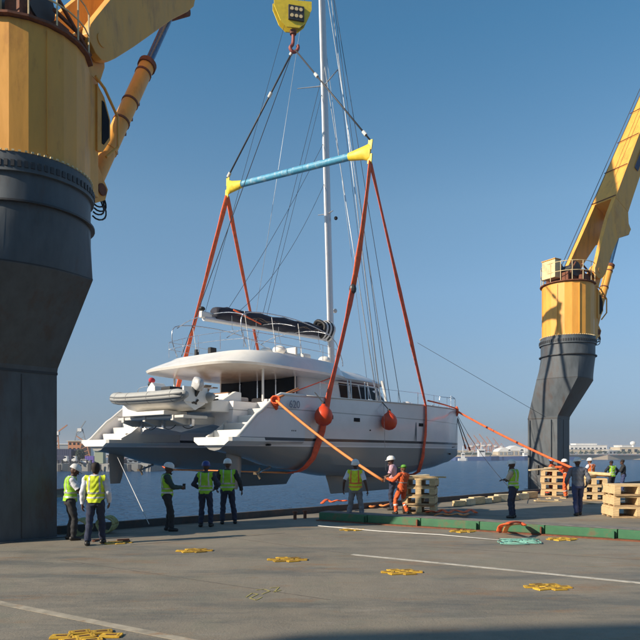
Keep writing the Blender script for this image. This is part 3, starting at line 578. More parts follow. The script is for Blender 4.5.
# deckhouse
def plan(s0, s1, p0, p1, ex, z, n=48, e2=None):
    cs, cp_, hs_, hp = (s0 + s1) / 2, (p0 + p1) / 2, (s1 - s0) / 2, (p1 - p0) / 2; r = []
    for k in range(n):
        t = 2 * math.pi * k / n; c, q = math.cos(t), math.sin(t); E_ = ex if c > 0 or e2 is None else e2
        r.append((cs + hs_ * math.copysign(abs(c) ** (2 / E_), c), cp_ + hp * math.copysign(abs(q) ** (2 / E_), q), z))
    return r
dh = MB(); dh.loft([plan(5.8, 14.3, 2.05, 7.65, 3.4, 4.2, e2=12), plan(5.8, 14.2, 2.1, 7.6, 3.4, 4.55, e2=12), plan(5.9, 13.6, 2.3, 7.4, 3.4, 5.4, e2=12), plan(5.9, 13.5, 2.32, 7.38, 3.4, 5.5, e2=12)]); dh.build('deckhouse', GEL, cat, smooth=.5)
rf = MB(); rf.loft([plan(4.5, 13.7, 2.2, 7.5, 3.2, 5.46, e2=5), plan(4.4, 13.95, 2.05, 7.65, 3.2, 5.54, e2=5), plan(4.5, 13.85, 2.15, 7.55, 3.2, 5.66, e2=5), plan(5.0, 12.6, 2.6, 7.1, 3.0, 5.98, e2=5), plan(5.4, 11.4, 3.2, 6.5, 3.0, 6.12, e2=5)]); rf.build('coachroof', GEL, cat, smooth=.6)
ft = MB(); ft.prism([(4.2, 3.95), (13.5, 4.25), (14.6, 4.3), (15.0, 4.2), (15.0, 3.9), (4.2, 3.9)], 1.75, 8.0, 'y'); ft.build('foredeck', NONSKID, cat, bevel=.03)
def wallp(s, z, side):       # point on the deckhouse side
    k = (z - 4.55) / .85; y = 2.1 + .2 * k
    cs_, hs_ = (5.8 + (14.2 - .6 * k)) / 2, ((14.2 - .6 * k) - 5.8) / 2
    c = max(0, (s - cs_) / hs_); q = (1 - min(.999, c) ** 3.4) ** (1 / 3.4); hp = 4.85 - y
    return 4.85 - side * (hp * q + .012)
for side in (1, -1):
    for s0, s1 in ((8.7, 9.45), (9.55, 10.3), (10.4, 11.2), (11.3, 12.1), (12.2, 12.85), (7.2, 8.0)):
        if s0 < 8: continue
        mb = MB(); mb.loft([[(s0, wallp(s0, 4.62, side) + side * .006, 4.62), (s1, wallp(s1, 4.62, side) + side * .006, 4.62), (s1 - .03, wallp(s1, 5.32, side) + side * .006, 5.32), (s0 + .03, wallp(s0, 5.32, side) + side * .006, 5.32)],
                            [(s0, wallp(s0, 4.62, side) - side * .008, 4.62), (s1, wallp(s1, 4.62, side) - side * .008, 4.62), (s1 - .03, wallp(s1, 5.32, side) - side * .008, 5.32), (s0 + .03, wallp(s0, 5.32, side) - side * .008, 5.32)]]); mb.build('window', GLASS, cat)
    mb = MB().tube([(s, wallp(s, 5.42, side) - side * .02, 5.42) for s in (8.2, 9, 10, 11, 12, 12.8)], .02, 5); mb.build('window_brow', mat('plum_trim', (.16, .05, .07), .5), cat)
for p0 in (3.2, 4.35, 5.5): MB().box((13.93, p0 + .5, 5.0), (.03, 1.0, .62), rot=Matrix.Rotation(R(-32), 3, 'Y')).build('window', GLASS, cat)
# saloon aft glass doors
MB().box((5.77, 4.75, 4.70), (.03, 4.9, 1.3)).build('saloon_doors', GLASS, cat)
for p in (2.35, 3.5, 4.65, 5.8, 7.15): MB().box((5.74, p, 4.72), (.05, .07, 1.32)).build('door_frame', STEEL if 2.5 < p < 7 else GEL, cat)
for p, z in ((3.0, 4.25), (4.1, 4.28), (6.3, 4.25)): MB().box((5.3, p, z), (.4, .7, .35)).build('cushion', SEATM, cat, bevel=.08)
# flybridge slab overhanging the cockpit, moulded stair
fb = MB(); fb.loft([plan(3.0, 8.8, 3.4, 6.4, 3, 5.32, e2=4), plan(2.0, 9.6, 2.2, 7.4, 3, 5.36, e2=4.5), plan(1.35, 10.0, 1.55, 8.05, 3, 5.47, e2=5), plan(1.3, 10.1, 1.5, 8.1, 3, 5.56, e2=5), plan(1.45, 10.0, 1.58, 8.02, 3, 5.66, e2=5), plan(2.35, 9.7, 1.80, 7.62, 3, 6.05, e2=5), plan(2.5, 9.6, 1.92, 7.5, 3, 6.15, e2=5), plan(2.75, 9.4, 2.15, 7.25, 3, 6.15, e2=5), plan(2.8, 9.2, 2.6, 7.05, 3, 5.9, e2=3.8)])
fb.build('flybridge', GEL, cat, smooth=.42)
MB().prism([(3.6, 4.05), (4.3, 4.05), (5.0, 5.2), (4.6, 5.2)], 6.95, 7.0, 'y').build('stair_side', GEL, cat)
for k in range(4): MB().box((4.0 + .2 * k, 6.6, 4.2 + .27 * k), (.3, .7, .05)).build('stair_tread', GEL, cat)
# flybridge fittings
MB().box((7.4, 3.5, 6.35), (.6, .9, .55)).build('helm_console', GEL, cat, bevel=.1)
MB().box((6.0, 3.4, 6.2), (.8, 1.2, .5)).build('helm_seat', NONSKID, cat, bevel=.1)
MB().box((6.35, 3.4, 6.55), (.15, 1.2, .4)).build('seat_back', NONSKID, cat, bevel=.05)
for p_ in (3.0, 3.8): MB().ball((5.4, p_, 6.52), (.28, .32, .2), 12, 8).build('cushion', GEL, cat, smooth=2)
MB().ball((8.2, 2.7, 6.35), (.3, .3, .2), 12, 8).build('cushion', GEL, cat, smooth=2)
MB().box((3.3, 5.0, 6.42), (.35, .2, .28)).build('speaker', BLACK, cat, bevel=.03)
MB().cyl((3.2, 5.9, 6.2), (3.2, 5.9, 6.55), .1).build('winch', BLACK, cat, smooth=SM)
rl = [(2.7, 7.2), (2.5, 6.0), (2.4, 4.85), (2.5, 3.6), (2.8, 2.55), (4.4, 2.3), (6.0, 2.28), (7.6, 2.3), (9.0, 2.6)]
for (a, b) in rl + [(4.4, 7.35), (6.0, 7.4), (7.6, 7.35), (9.0, 7.1)]: MB().cyl((a, b, 6.25), (a, b, 6.95), .014, 6).build('stanchion', STEEL, cat)
for h in (6.62, 6.95): MB().tube([(a, b, h) for a, b in rl], .012, 6).build('guard_rail', STEEL, cat)
for h in (6.62, 6.95): MB().tube([(a, b, h) for a, b in [(2.7, 7.2), (4.4, 7.35), (6.0, 7.4), (7.6, 7.35), (9.0, 7.1)]], .012, 6).build('guard_rail', STEEL, cat)
# light arch of tubes over the flybridge
for y_ in (2.6, 7.0):
    MB().tube(smoothpts([(3.0, y_, 6.3), (2.7, y_, 7.2), (3.2, y_, 7.75), (6, y_, 7.9), (8.6, y_, 7.5), (9.4, y_, 6.6), (9.5, y_, 6.2)], 4), .022, 6).build('bimini_tube', STEEL, cat, smooth=2)
for s_ in (3.0, 6.0, 8.4): MB().tube(smoothpts([(s_, 2.6, 7.6), (s_, 3.6, 7.85), (s_, 4.85, 7.92), (s_, 6.1, 7.85), (s_, 7.0, 7.6)], 3), .02, 6).build('bimini_bow', STEEL, cat, smooth=2)
for s_, p_ in ((3.2, 2.6), (4.8, 2.6), (6.5, 2.6), (4.2, 7.0)): MB().cyl((s_, p_, 6.2), (s_ - .3, p_, 7.75), .014, 6).build('bimini_strut', WHT, cat)
# fore beam, trampoline
MB().cyl((17.5, 1.2, 4.1), (17.5, 8.5, 4.1), .13).build('fore_beam', ALU, cat, smooth=SM)
tp_ = MB()
for k in range(26): tp_.box((14.9 + 2.5 * k / 25, 4.85, 4.18), (.03, 5.6, .02))
for k in range(40): tp_.box((16.15, 2.1 + 5.5 * k / 39, 4.185), (2.5, .03, .02))
tp_.build('trampoline', HYPD, cat, kind='stuff')
for s, p in ((14.0, 1.5), (13.2, 1.2)): MB().ball((s, p, 4.5), (.28, .2, .16), 10, 6).build('cowl_vent', GEL, cat, smooth=2)
# mast, boom and its cover, spreaders
mh = [(11.55, 5.9), (11.45, 8), (10.7, 25.6), (10.45, 31.5)]
MB().loft([[(s + .24 * math.cos(t), 4.85 + .13 * math.sin(t), z) for t in [2 * math.pi * k / 20 for k in range(20)]] for s, z in mh]).build('mast', ALU, cat, smooth=1)
MB().box((11.55, 4.85, 6.15), (.7, .5, .25)).build('mast_step', GEL, cat, bevel=.04)
def mx(z): return interp(z, [(5.9, 11.55), (25.6, 10.7), (31.5, 10.45)])
def spr(z, L, bk, rise):
    for s_ in (-1, 1):
        MB().tube([(mx(z), 4.85, z), (mx(z) - bk, 4.85 + s_ * L, z + rise)], [.05, .03], 8, .5).build('mast_spreader', ALU, cat)
spr(21.2, 1.35, .55, .1); spr(14.6, .5, .2, 0)
MB().ball((mx(14.4) + .3, 4.55, 14.4), (.1, .1, .1), 10, 6).build('radar_reflector', BLACK, cat)
MB().ball((mx(10) + .4, 4.85, 9.6), (.12, .12, .12), 10, 6).build('steaming_light', WHT, cat)
MB().tube([(11.2, 4.85, 8.02), (2.7, 4.85, 7.72)], [.13, .12], 12).build('boom', ALU, cat, smooth=SM)
MB().box((2.8, 4.85, 7.86), (.6, .2, .3)).build('boom_end_cap', GEL, cat, bevel=.06)
MB().ball((2.6, 4.85, 8.1), (.14, .14, .1), 10, 6).build('boom_light', BLACK, cat)
sc_ = MB(); rings = []
random.seed(9)
for i in range(34):
    k = i / 33; s = 3.3 + 7.65 * k; zc = 8.02 + .30 * k + .02 * math.sin(9 * k) ; hh = .25 + .05 * math.sin(math.pi * min(1, k * 1.1)) + random.uniform(-.02, .02); ww = .26 + .08 * math.sin(3 * k)
    rings.append([(s, 4.85 + ww * math.cos(t) * (1 + .16 * math.sin(5 * t + i * 1.3)), zc + hh * math.sin(t) * (1 + .12 * math.sin(3 * t + i * .8)) + (.05 if math.sin(t) > 0 else -.08 * k)) for t in [2 * math.pi * j / 18 for j in range(18)]])
sc_.loft(rings); sc_.build('sail_cover', SAIL, cat, smooth=2)
for k in range(4):
    z0 = 7.98 + .05 * k; a_ = 4.3 + 1.3 * k; b_ = a_ + 2.2
    MB().tube([(a_ + (b_ - a_) * i / 8, 4.85 - .3 - .04 * math.sin(i), z0 + .1 + .06 * math.sin(i * 1.7 + k)) for i in range(9)], [.01, .05, .07, .05, .08, .05, .07, .04, .01], 6, .45).build('sail_fold', SAILT, cat, smooth=2)
for k in range(6): MB().tube([(10.45 + .15 * k + .04 * math.sin(3 * a), 4.85 + .40 * math.cos(a), 8.42 + (.42 + .04 * math.sin(2 * a + k)) * math.sin(a)) for a in [2 * math.pi * i / 18 for i in range(19)]], .095, 8).build('sail_bundle', (BLACK, WHT)[k % 2], cat, smooth=2)
for k in range(5): MB().tube([(4 + 1.5 * k, 4.85 - .33, 8.0 + .07 * k), (4.1 + 1.5 * k, 4.6, 7.5 + .07 * k), (4.15 + 1.5 * k, 4.5, 7.2)], .012, 5).build('sail_tie', WHT, cat)
# standing rigging as parts of the boat
def rig(a, b, r=.014, m=ROPEC, sag=0, nm='shroud'): MB().tube(catenary(a, b, sag, 14 if sag else 1), r, 6).build(nm, m, cat, smooth=2)
cpS, cpP = (9.3, .25, 4.3), (9.3, 9.45, 4.3)
rig((mx(30), 4.85, 30.5), cpS, .026); rig((mx(21.9), 4.85, 22.6), (9.1, .3, 4.3), .022); rig((mx(30), 4.7, 30), (9.9, .3, 4.3), .012, ROPEB)
rig((mx(30), 4.85, 30.5), cpP, .012); rig((mx(22), 4.85, 22), (9.1, 9.4, 4.3), .012, ROPEB)
rig((mx(28), 4.85, 28), (17.5, 4.85, 4.25), .022, nm='forestay'); rig((mx(24), 4.85, 24.5), (15.2, 4.85, 4.3), .014, nm='inner_stay'); rig((mx(29), 4.75, 29.5), (11.0, .25, 4.35), .014, ROPEB)
rig((mx(30), 4.85, 30.8), (2.75, 4.85, 7.9), .010, ROPEB, nm='topping_lift')
rig((mx(21.2), 4.85, 21.2), (6.5, 4.85, 8.3), .010, ROPEB, nm='lazy_jack'); rig((mx(16), 4.85, 16.5), (4.4, 4.85, 8.1), .010, ROPEB, .9, nm='lazy_jack'); rig((mx(18), 4.85, 18.5), (3.9, 4.85, 8.1), .010, ROPEB, .3, nm='lazy_jack')
rig((mx(21.2) - .55, 3.5, 21.3), (9.2, .3, 4.3), .010, ROPEB)
for s_ in (9.25, 9.95): MB().tube([(s_, .3, 4.3), (s_ + .15, .8, 5.4)], .025, 6).build('turnbuckle', STEEL, cat)
# white webbing ladders hanging over the windows
for s_ in (8.95, 9.2, 10.35, 10.6): MB().bar((s_, 1.9, 5.45), (s_ - .12, 1.75, 4.5), .05, .02).build('rope_strap', WHT, cat)
MB().tube([(9.3, .2, 5.3), (9.32, .1, 4.9), (9.3, -.05, 4.3)], .06, 6).build('rope_bundle', ROPEW, cat)
# platform carrying the dinghy
MB().prism([(3.0, 3.40), (5.6, 3.40), (5.6, 3.56), (3.0, 3.56)], -.78, .3, 'x').build('tender_platform', GEL, cat, bevel=.03)
MB().prism([(2.3, 3.28), (6.4, 3.28), (6.4, 3.39), (2.3, 3.39)], -.45, .7, 'x').build('tender_platform', NONSKID, cat, bevel=.03)
for p_ in (2.9, 4.6, 6.0):
    MB().prism([(-.5, 3.2), (.0, 3.05), (1.6, 3.1), (1.6, 3.4), (-.5, 3.4)], p_ - .08, p_ + .08, 'y').build('platform_arm', NONSKID, cat, bevel=.02)
    MB().box((.2, p_ - .3, 3.15), (.12, .12, .3)).build('platform_hinge', STEEL, cat)

# ------------------------------------------------------------------ dinghy on the platform
dn = thing('dinghy', 'grey inflatable dinghy with outboard motor stowed across the catamaran stern', 'dinghy', BW(-.15, 4.15, 3.45), BA + R(90))   # x = its bow, to port
dn.scale = (1.1, 1, 1)
def dtube(side):
    return smoothpts([(-2.2, side * .62, .62), (-1.2, side * .66, .60), (.4, side * .66, .62), (1.4, side * .60, .66), (2.1, side * .34, .74), (2.35, 0, .8)], 6)
a_ = dtube(1); b_ = dtube(-1)[::-1][1:]; P_ = a_ + b_
rr_ = [.11 + .125 * min(1, i / 3, (len(P_) - 1 - i) / 3) for i in range(len(P_))]
MB().tube(P_, rr_, 16, up=(0, 0, 1)).build('tube', HYP, dn, smooth=2)
for dz in (-.09, .03): MB().tube([p + Vector((0, (.225 if p.y > 0.05 else -.225 if p.y < -.05 else 0) * (1 if p.x < 2.1 else .8), dz)) + Vector((.2 * max(0, p.x - 1.9), 0, 0)) for p in P_], .034, 6).build('rub_strake', HYPD, dn, smooth=2)
hl = MB(); hl.loft([[(x, -w_, z1), (x, -w_ * .8, z1 - .15), (x, 0, z0), (x, w_ * .8, z1 - .15), (x, w_, z1)] for x, w_, z0, z1 in ((-1.95, .55, .1, .48), (-.5, .56, .08, .48), (1.0, .48, .12, .52), (1.8, .25, .3, .6), (2.1, .06, .5, .68))]); hl.build('hull', GEL, dn, smooth=1)
MB().box((-1.95, 0, .66), (.08, 1.1, .55)).build('transom', GEL, dn)
MB().prism([(-.2, .5), (.35, .5), (.3, 1.0), (.05, 1.25), (-.15, 1.05)], -.3, .3, 'y').build('console', GEL, dn, bevel=.04)
MB().box((-.9, 0, .8), (.5, .9, .4)).build('seat', BLACK, dn, bevel=.05)
MB().tube(smoothpts([(1.6, -.3, .9), (1.5, -.3, 1.15), (.8, -.32, 1.2), (.4, -.3, 1.0)], 4), .018, 6).build('grab_rail', STEEL, dn)
for x in (-1.2, .2, 1.2): MB().box((x, -.91, .66), (.14, .04, .1)).build('handle', BLACK, dn)
for x in (-1.0, .6): MB().tube([(x, -.93, .62), (x, -.86, .84), (x, -.5, .95), (x, -.3, .9)], .018, 5, .3).build('lashing_strap', WHT, dn)
for i in range(4, len(P_) - 4, 5):
    d_ = (P_[i + 1] - P_[i - 1]).normalized(); MB().cyl(P_[i] - d_ * .012, P_[i] + d_ * .012, rr_[i] + .004, 16).build('tube_seam', HYPD, dn, smooth=2)
MB().tube([(x, -.90 + .02 * math.sin(x * 9), .70 + .035 * math.cos(x * 9)) for x in [-1.7 + .1 * k for k in range(30)]], .009, 5).build('carry_line', BLACK, dn)
for x, y in ((.55, -.62), (-1.4, -.64)): MB().cyl((x, y, .82), (x, y, .87), .04, 10).build('valve', BLACK, dn)
for s_ in (5.2, 8.2, 11.2, 14.4, 17.2):
    b_ = interp(s_, HB_); z_ = interp(s_, SH); c_ = MB().bar((s_ - .14, 1.15 - b_ + .14, z_ + .09), (s_ + .14, 1.15 - b_ + .14, z_ + .09), .03, .03); c_.box((s_, 1.15 - b_ + .14, z_ + .04), (.12, .04, .09)); c_.build('cleat', STEEL, cat)
for s_, z_ in ((2.9, 2.85), (3.0, 2.85), (3.1, 2.85), (8.0, 3.0)): MB().cyl((s_, 1.15 - interp(s_, HB_) - .012, z_), (s_, 1.15 - interp(s_, HB_) + .1, z_), .03, 8).build('drain', BLACK, cat)
for p_ in (3.0, 4.2, 5.4, 6.6): MB().cyl((.60, p_, 3.8), (.66, p_, 3.8), .06, 10).build('deck_plug', BLACK, cat)
MB().box((.612, 4.85, 3.68), (.02, 5.0, .03)).build('beam_groove', HYPD, cat)
for k in range(3): MB().tube(catenary((.7, 3.0 + 1.2 * k, 3.1), (.9, 4.0 + 1.2 * k, 3.05), .12, 8), .018, 5).build('platform_hose', BLACK, cat)
om = thing('outboard_motor', 'white tilted outboard motor with black leg on the dinghy transom', 'outboard motor', BW(-.15, 1.95, 3.45), BA + R(90))
TM = Matrix.Translation((-.02, 0, .9)) @ Matrix.Rotation(R(-28), 4, 'Y') @ Matrix.Scale(.68, 4)
def OM(mb, nm, m, **k): return mb.xf(TM).build(nm, m, om, **k)
OM(MB().loft([[(x * k + dx, y * k, z) for x, y in ((-.32, -.16), (-.2, -.22), (.2, -.22), (.3, -.15), (.3, .15), (.2, .22), (-.2, .22), (-.32, .16))] for z, k, dx in ((-.05, .85, 0), (.0, 1, 0), (.3, 1.02, .02), (.48, .85, .05), (.54, .6, .06))]), 'cowling', mat('motor_silver', (.5, .5, .5), .3), smooth=1)
OM(MB().loft([[(x * k - .02, y * k, z) for x, y in ((-.18, -.08), (.14, -.08), (.14, .08), (-.18, .08))] for z, k in ((-.06, 1.2), (-.5, .8), (-.62, 1.0))]), 'leg', BLACK, bevel=.02)
OM(MB().ball((-.02, 0, -.72), (.26, .075, .075), 12, 8), 'gearcase', BLACK, smooth=2)
pp = MB()
for k in range(3):
    a = 2.09 * k; pp.box((-.3, .12 * math.cos(a), -.72 + .12 * math.sin(a)), (.03, .12, .2), rot=Matrix.Rotation(a - 1.57, 3, 'X'))
OM(pp, 'propeller', BLACK)
OM(MB().box((.22, 0, -.15), (.12, .3, .35)), 'clamp_bracket', DARK)
lj = thing('life_jacket', 'crumpled red life jacket hung over the dinghy console', 'life jacket', BW(-.2, 4.5, 4.7), BA + R(90))
MB().ball((0, 0, .10), (.10, .14, .11), 12, 8).build('foam_panel', mat('red_foam', (.5, .03, .05), .7), lj, smooth=2)
MB().ball((.06, 0, -.05), (.11, .12, .12), 12, 8).build('foam_panel', BLACK, lj, smooth=2)

# ------------------------------------------------------------------ lifting straps
def strap(pts, w, label, m=REDW, mi=ORG, group='webbing lifting straps round the hulls', t=.035, splits=None, extra=None):
    o = thing('lifting_strap', label, 'lifting strap', pts[0], 0, group); c = Vector(pts[0]); P = [Vector(p) - c for p in pts]
    k = splits if splits is not None else len(P) - 1
    f = BM.to_3x3() @ Vector((1, 0, 0))
    def rib(P, m, nm):
        mb = MB(); rings = []
        for i, p in enumerate(P):
            d = (P[min(i + 1, len(P) - 1)] - P[max(i - 1, 0)]).normalized(); x = f - d * f.dot(d); x.normalize(); y = d.cross(x); tw = .22 * math.sin(i * .55 + len(P)); x, y = x * math.cos(tw) + y * math.sin(tw), y * math.cos(tw) - x * math.sin(tw)
            ww = w * (1 + .10 * math.sin(i * 2.1)); rings.append([p + x * ww * math.cos(a) * .5 + y * t * math.sin(a) for a in [2 * math.pi * j / 10 for j in range(10)]])
        mb.loft(rings); mb.build(nm, m, o, smooth=2)
    rib(P[:k + 1], mi, 'webbing')
    if k < len(P) - 1: rib(P[k:], m, 'protective_sleeve')
    return o
def lin(a, b, n): a = Vector(a); b = Vector(b); return [a.lerp(b, i / n) for i in range(n + 1)]
def hullwrap(s0, s1, side):      # side -1: starboard outside going down; points in boat frame
    pc = 1.15 if side < 0 else 8.6; pts = []
    for k, (fz, fb) in enumerate(((4.36, 1.0), (3.6, 1.02), (2.9, 1.0), (2.3, .92), (1.8, .88))):
        s = s0 + (s1 - s0) * k / 5; pts.append((s, pc + side * (interp(s, HB_) * fb + .06), fz))
    s = s1; b = interp(s, HB_); zk = interp(s, KE)
    pts += [(s, pc + side * b * .72, zk + .12), (s, pc + side * b * .45, zk - .03), (s, pc, zk - .1)]
    return [BW(*p) for p in pts]
A1 = hullwrap(5.0, 4.0, -1); A2 = hullwrap(5.0, 4.0, 1)
top = pR - Vector((0, 0, .45)); topL = pL - Vector((0, 0, .45))
def bulge(a, b, n, sg):
    P = lin(a, b, n); fwd = BM.to_3x3() @ Vector((1, 0, 0))
    return [p + fwd * sg * math.sin(math.pi * i / n) for i, p in enumerate(P)]
up_ = bulge(top, A1[0], 16, .35)
strap(up_ + A1[1:], .31, 'thick red aft lifting strap down the near side of the hull behind the orange fender', splits=9)
strap(lin(A1[-1], A2[-1], 10), .2, 'orange belly strap stretched level beneath both hulls', mi=ORGL)
strap(lin(topL, A2[0], 12) + A2[1:], .26, 'orange strap slanting from the bar to the far stern quarter of the boat')
F1 = hullwrap(13.0, 12.9, -1); F2 = hullwrap(12.0, 12.6, 1)
strap(lin(top, F1[0], 14) + F1[1:], .27, 'red forward lifting strap crossing the near bow topsides', splits=0)
strap(lin(topL, F2[0], 12) + F2[1:], .26, 'orange strap dropping behind the flybridge to the far bow')
sh = MB().ball((0, 0, 0), (.16, .16, .22), 10, 6)
single(sh, 'strap_shackle', DARK, 'dark shackle where the aft strap meets its red sleeve', 'shackle', loc=up_[9])
wire('cross_rope', BW(5.6, 4.3, 7.85), BW(3.9, 4.3, 8.2), .03, 'orange rope tied across the strap near the boom end', 'rope', ORG)
# hook side long dark line
wire('tag_line', hkp, BW(3.4, 7.2, 6.4), .018, 'thin dark line from the hook down to the port side of the flybridge', 'line', ROPEB)

# fenders
for s, z, lab in ((4.25, 3.45, 'round orange fender beside the thick aft strap'), (8.95, 3.42, 'round orange fender hanging below the shrouds amidships')):
    f = thing('fender', lab, 'fender', BW(s, -.42, z), 0, 'round orange fenders on the hull')
    MB().lathe([(.02, -.40), (.16, -.37), (.29, -.27), (.355, -.1), (.36, .05), (.31, .2), (.2, .33), (.1, .4), (.07, .48), (.02, .5)], 36).build('ball', FEND, f, smooth=2)
    MB().lathe([(.075, .40), (.085, .42), (.06, .55), (.03, .56)], 12).build('neck', BLACK, f, smooth=SM)
    b_ = BM.to_3x3() @ Vector((0, .45, .95)); MB().cyl((0, 0, .5), b_, .02, 6).build('rope', BLACK, f)
# tag straps and ropes
M1 = BM.to_3x3()
tk = BW(1.95, -.0, 3.95)
wire('tow_strap', tk, (2.02, 20.6, 1.12), .05, 'pale orange strap pulled from the stern quarter to the man in coverall', 'strap', ORGL, sag=.12)
kn_ = MB()
for k in range(5): kn_.tube([tk + Vector((.16 * math.cos(a) * (1 - .1 * k), .05 * k - .1, .14 * math.sin(a) - .05 * k)) for a in [.7 * i for i in range(9)]], .035, 6)
single(kn_, 'rope_knot', ORG, 'bulky orange knot of strap on the stern quarter of the boat', 'knot')
wire('bridle_strap', tk + Vector((0, 0, .05)), BW(3.5, .25, 4.5), .05, 'short orange strap from the quarter knot to the side deck cleat', 'strap', ORGL)
wire('deck_rope', BW(4.4, 1.3, 4.5), BW(8.0, 2.0, 5.5), .025, 'thin red rope rising across the cockpit side toward the coachroof', 'rope', REDW)
bow = BW(18.3, 1.15, 4.5)
wire('bow_strap', bow, (10.75, 27.2, 1.35), .055, 'orange strap stretched from the bow to workers at the far crane', 'strap', ORG, sag=.1)
wire('bow_rope', bow, G(522, 500, .15), .013, 'thin dark rope from the bow down to the deck edge', 'rope', ROPEB, sag=.4)
wire('bow_rail_rope', BW(13.0, -.1, 4.62), BW(18.2, 1.0, 4.55), .04, 'orange rope lying along the bow deck edge', 'rope', ORG, sag=-.03)
wire('bow_line', bow, BW(19.2, .9, 2.3), .028, 'short dark hanging line with orange end below the bow', 'rope', ROPEB, sleeves=(.97,), sc=ORG)
wire('bow_line', bow, BW(20.6, 1.3, 2.2), .028, 'longer slanting line with orange end below the bow', 'rope', ROPEB, sleeves=(.97,), sc=ORG)
k_ = MB().ball(bow + Vector((.1, -.1, -.1)), (.13, .13, .3), 8, 6); single(k_, 'rope_knot', ORG, 'small orange knot at the tip of the bow', 'knot')
wire('guy_wire', (4.6, 30.2, 7.2), (12.0, 34.0, 3.9), .009, 'thin grey wire slanting from the forward strap to the far crane pedestal', 'wire', WIRE)
wire('stern_line', BW(.95, 8.6, 1.9), G(149, 524, .2), .011, 'thin white line from the far rudder down to the deck edge', 'line', ROPEW)
wire('keel_line', BW(9.0, -.1, 4.2), (2.25, 21.9, 1.4), .008, 'fine dark line from midships to the man in pink shirt', 'line', ROPEB, sag=.1)

# ------------------------------------------------------------------ pallets and timber
def plankmesh(sz, m, nm='plank'): return MB().box((0, 0, 0), sz).mesh(nm, m, bevel=.006)
PM = {}
def pallet(loc, rz, w, dpt, h, label, group, skew=0, m=WOOD):
    t = thing('wooden_pallet', label, 'pallet', loc, rz, group)
    key = (w, dpt, h, m.name)
    if key not in PM:
        th_ = .055; PM[key] = (plankmesh((w, dpt / 7.2, th_), m), plankmesh((.19, dpt, h - 2 * th_ - .004), m, 'bearer'), plankmesh((w, .14, th_), WOOD2 if m is WOOD else WOOD))
    a, b, c = PM[key]
    def put(me, p, r=0):
        o = bpy.data.objects.new(me.name.split('.')[0], me); COL.objects.link(o); o.parent = t; o.location = p; o.rotation_euler = (0, 0, r)
    for k in range(6): put(a, (random.uniform(-.015, .015), -dpt / 2 + dpt * (k + .5) / 6, h - .0275), random.uniform(-.012, .012))
    for k in (-1, 0, 1): put(b, (k * (w / 2 - .08), 0, h / 2))
    for k in (-1, 0, 1): put(c, (0, k * (dpt / 2 - .08), .0275))
    return t
def stack(base, rz, w, dpt, h, n, name, adj, m=WOOD):
    pos = {1: ('bottom',), 2: ('bottom', 'top'), 3: ('bottom', 'middle', 'top'), 4: ('bottom', 'second lowest', 'second highest', 'top')}[n]
    for k in range(n):
        pallet(base + Vector((random.uniform(-.03, .03), random.uniform(-.03, .03), k * (h + .002))), rz + random.uniform(-.04, .04), w, dpt, h, '%s pallet of the wooden stack %s' % (pos[k], adj), 'wooden pallets stacked on the deck', m=m)
stack(G(420, 514) + Vector((.1, .45, 0)), R(-16), 1.05, 1.0, .29, 4, 'a', 'beside the man in orange coverall')
stack(G(556, 497) + Vector((.1, .5, 0)), R(-18), 1.15, 1.0, .30, 4, 'b', 'in front of the far crane pedestal')
stack(G(596, 501) + Vector((.1, .5, 0)), R(-15), 1.0, 1.0, .31, 3, 'c', 'behind the man in grey shirt')
stack(G(636, 518.5) + Vector((.2, .55, 0)), R(-5), 1.55, 1.1, .34, 3, 'd', 'cut by the right edge of the view')
def board(c, sz, rz, rx, m, lab):
    single(MB().box((0, 0, 0), sz, rot=Euler((rx, random.uniform(-.1, .1), rz)).to_matrix()), 'loose_board', m, lab, 'board', 'loose boards', loc=c, bevel=.006)
b0 = G(420, 514)
board(b0 + Vector((.25, .2, 1.21)), (1.3, .14, .05), .15, 0, WOOD, 'loose board sticking out right of the pallets by the coverall man')
board(b0 + Vector((-.1, .6, 1.22)), (1.0, .3, .06), .3, 0, TIMB, 'broad pale board lying on top of the pallets by the coverall man')
b0 = G(556, 497)
board(b0 + Vector((-.5, .3, 1.27)), (1.3, .2, .06), .1, 0, TIMB, 'long pale board jutting left from the stack before the far crane')
board(b0 + Vector((.2, .6, 1.30)), (1.1, .3, .09), .4, .1, WOOD, 'tilted board on the stack before the far crane')
b0 = G(596, 501)
board(b0 + Vector((-.15, .4, 1.05)), (.9, .3, .14), .7, .35, WOOD, 'steeply tilted block of wood on the stack behind the grey shirt')
board(b0 + Vector((.3, .5, 1.1)), (1.0, .25, .12), -.5, -.3, WOOD, 'crossed board leaning on the stack behind the grey shirt')
board(G(600, 504) + Vector((-.4, 0, .03)), (.8, .14, .05), .3, 0, WOOD2, 'flat board on the deck behind the grey shirted man')
board(G(548, 502) + Vector((0, 0, .03)), (1.2, .14, .05), .2, 0, WOOD, 'flat board on the deck below the far pallet stack')
# row of dunnage timbers along the edge
for k in range(9):
    p = G(459 + 8.9 * k, 506.2 - 1.0 * k); 
    single(MB().box((0, 0, .11 + .02 * (k % 3)), (.62 + .12 * ((k * 7) % 3 - 1), .26 + .03 * (k % 2), .2 + .04 * (k % 3))), 'timber_block', TIMB if k % 2 else WOOD, 'pale timber block near the deck edge, %s in the row' % ('at the left end', 'second from the left end', 'third from the left end', 'fourth from the left end', 'in the middle', 'fourth from the right end', 'third from the right end', 'second from the right end', 'at the right end')[k], 'timber', 'timber blocks in a row at the deck edge', loc=p, bevel=.015).rotation_euler = (0, 0, .55 + random.uniform(-.22, .22))
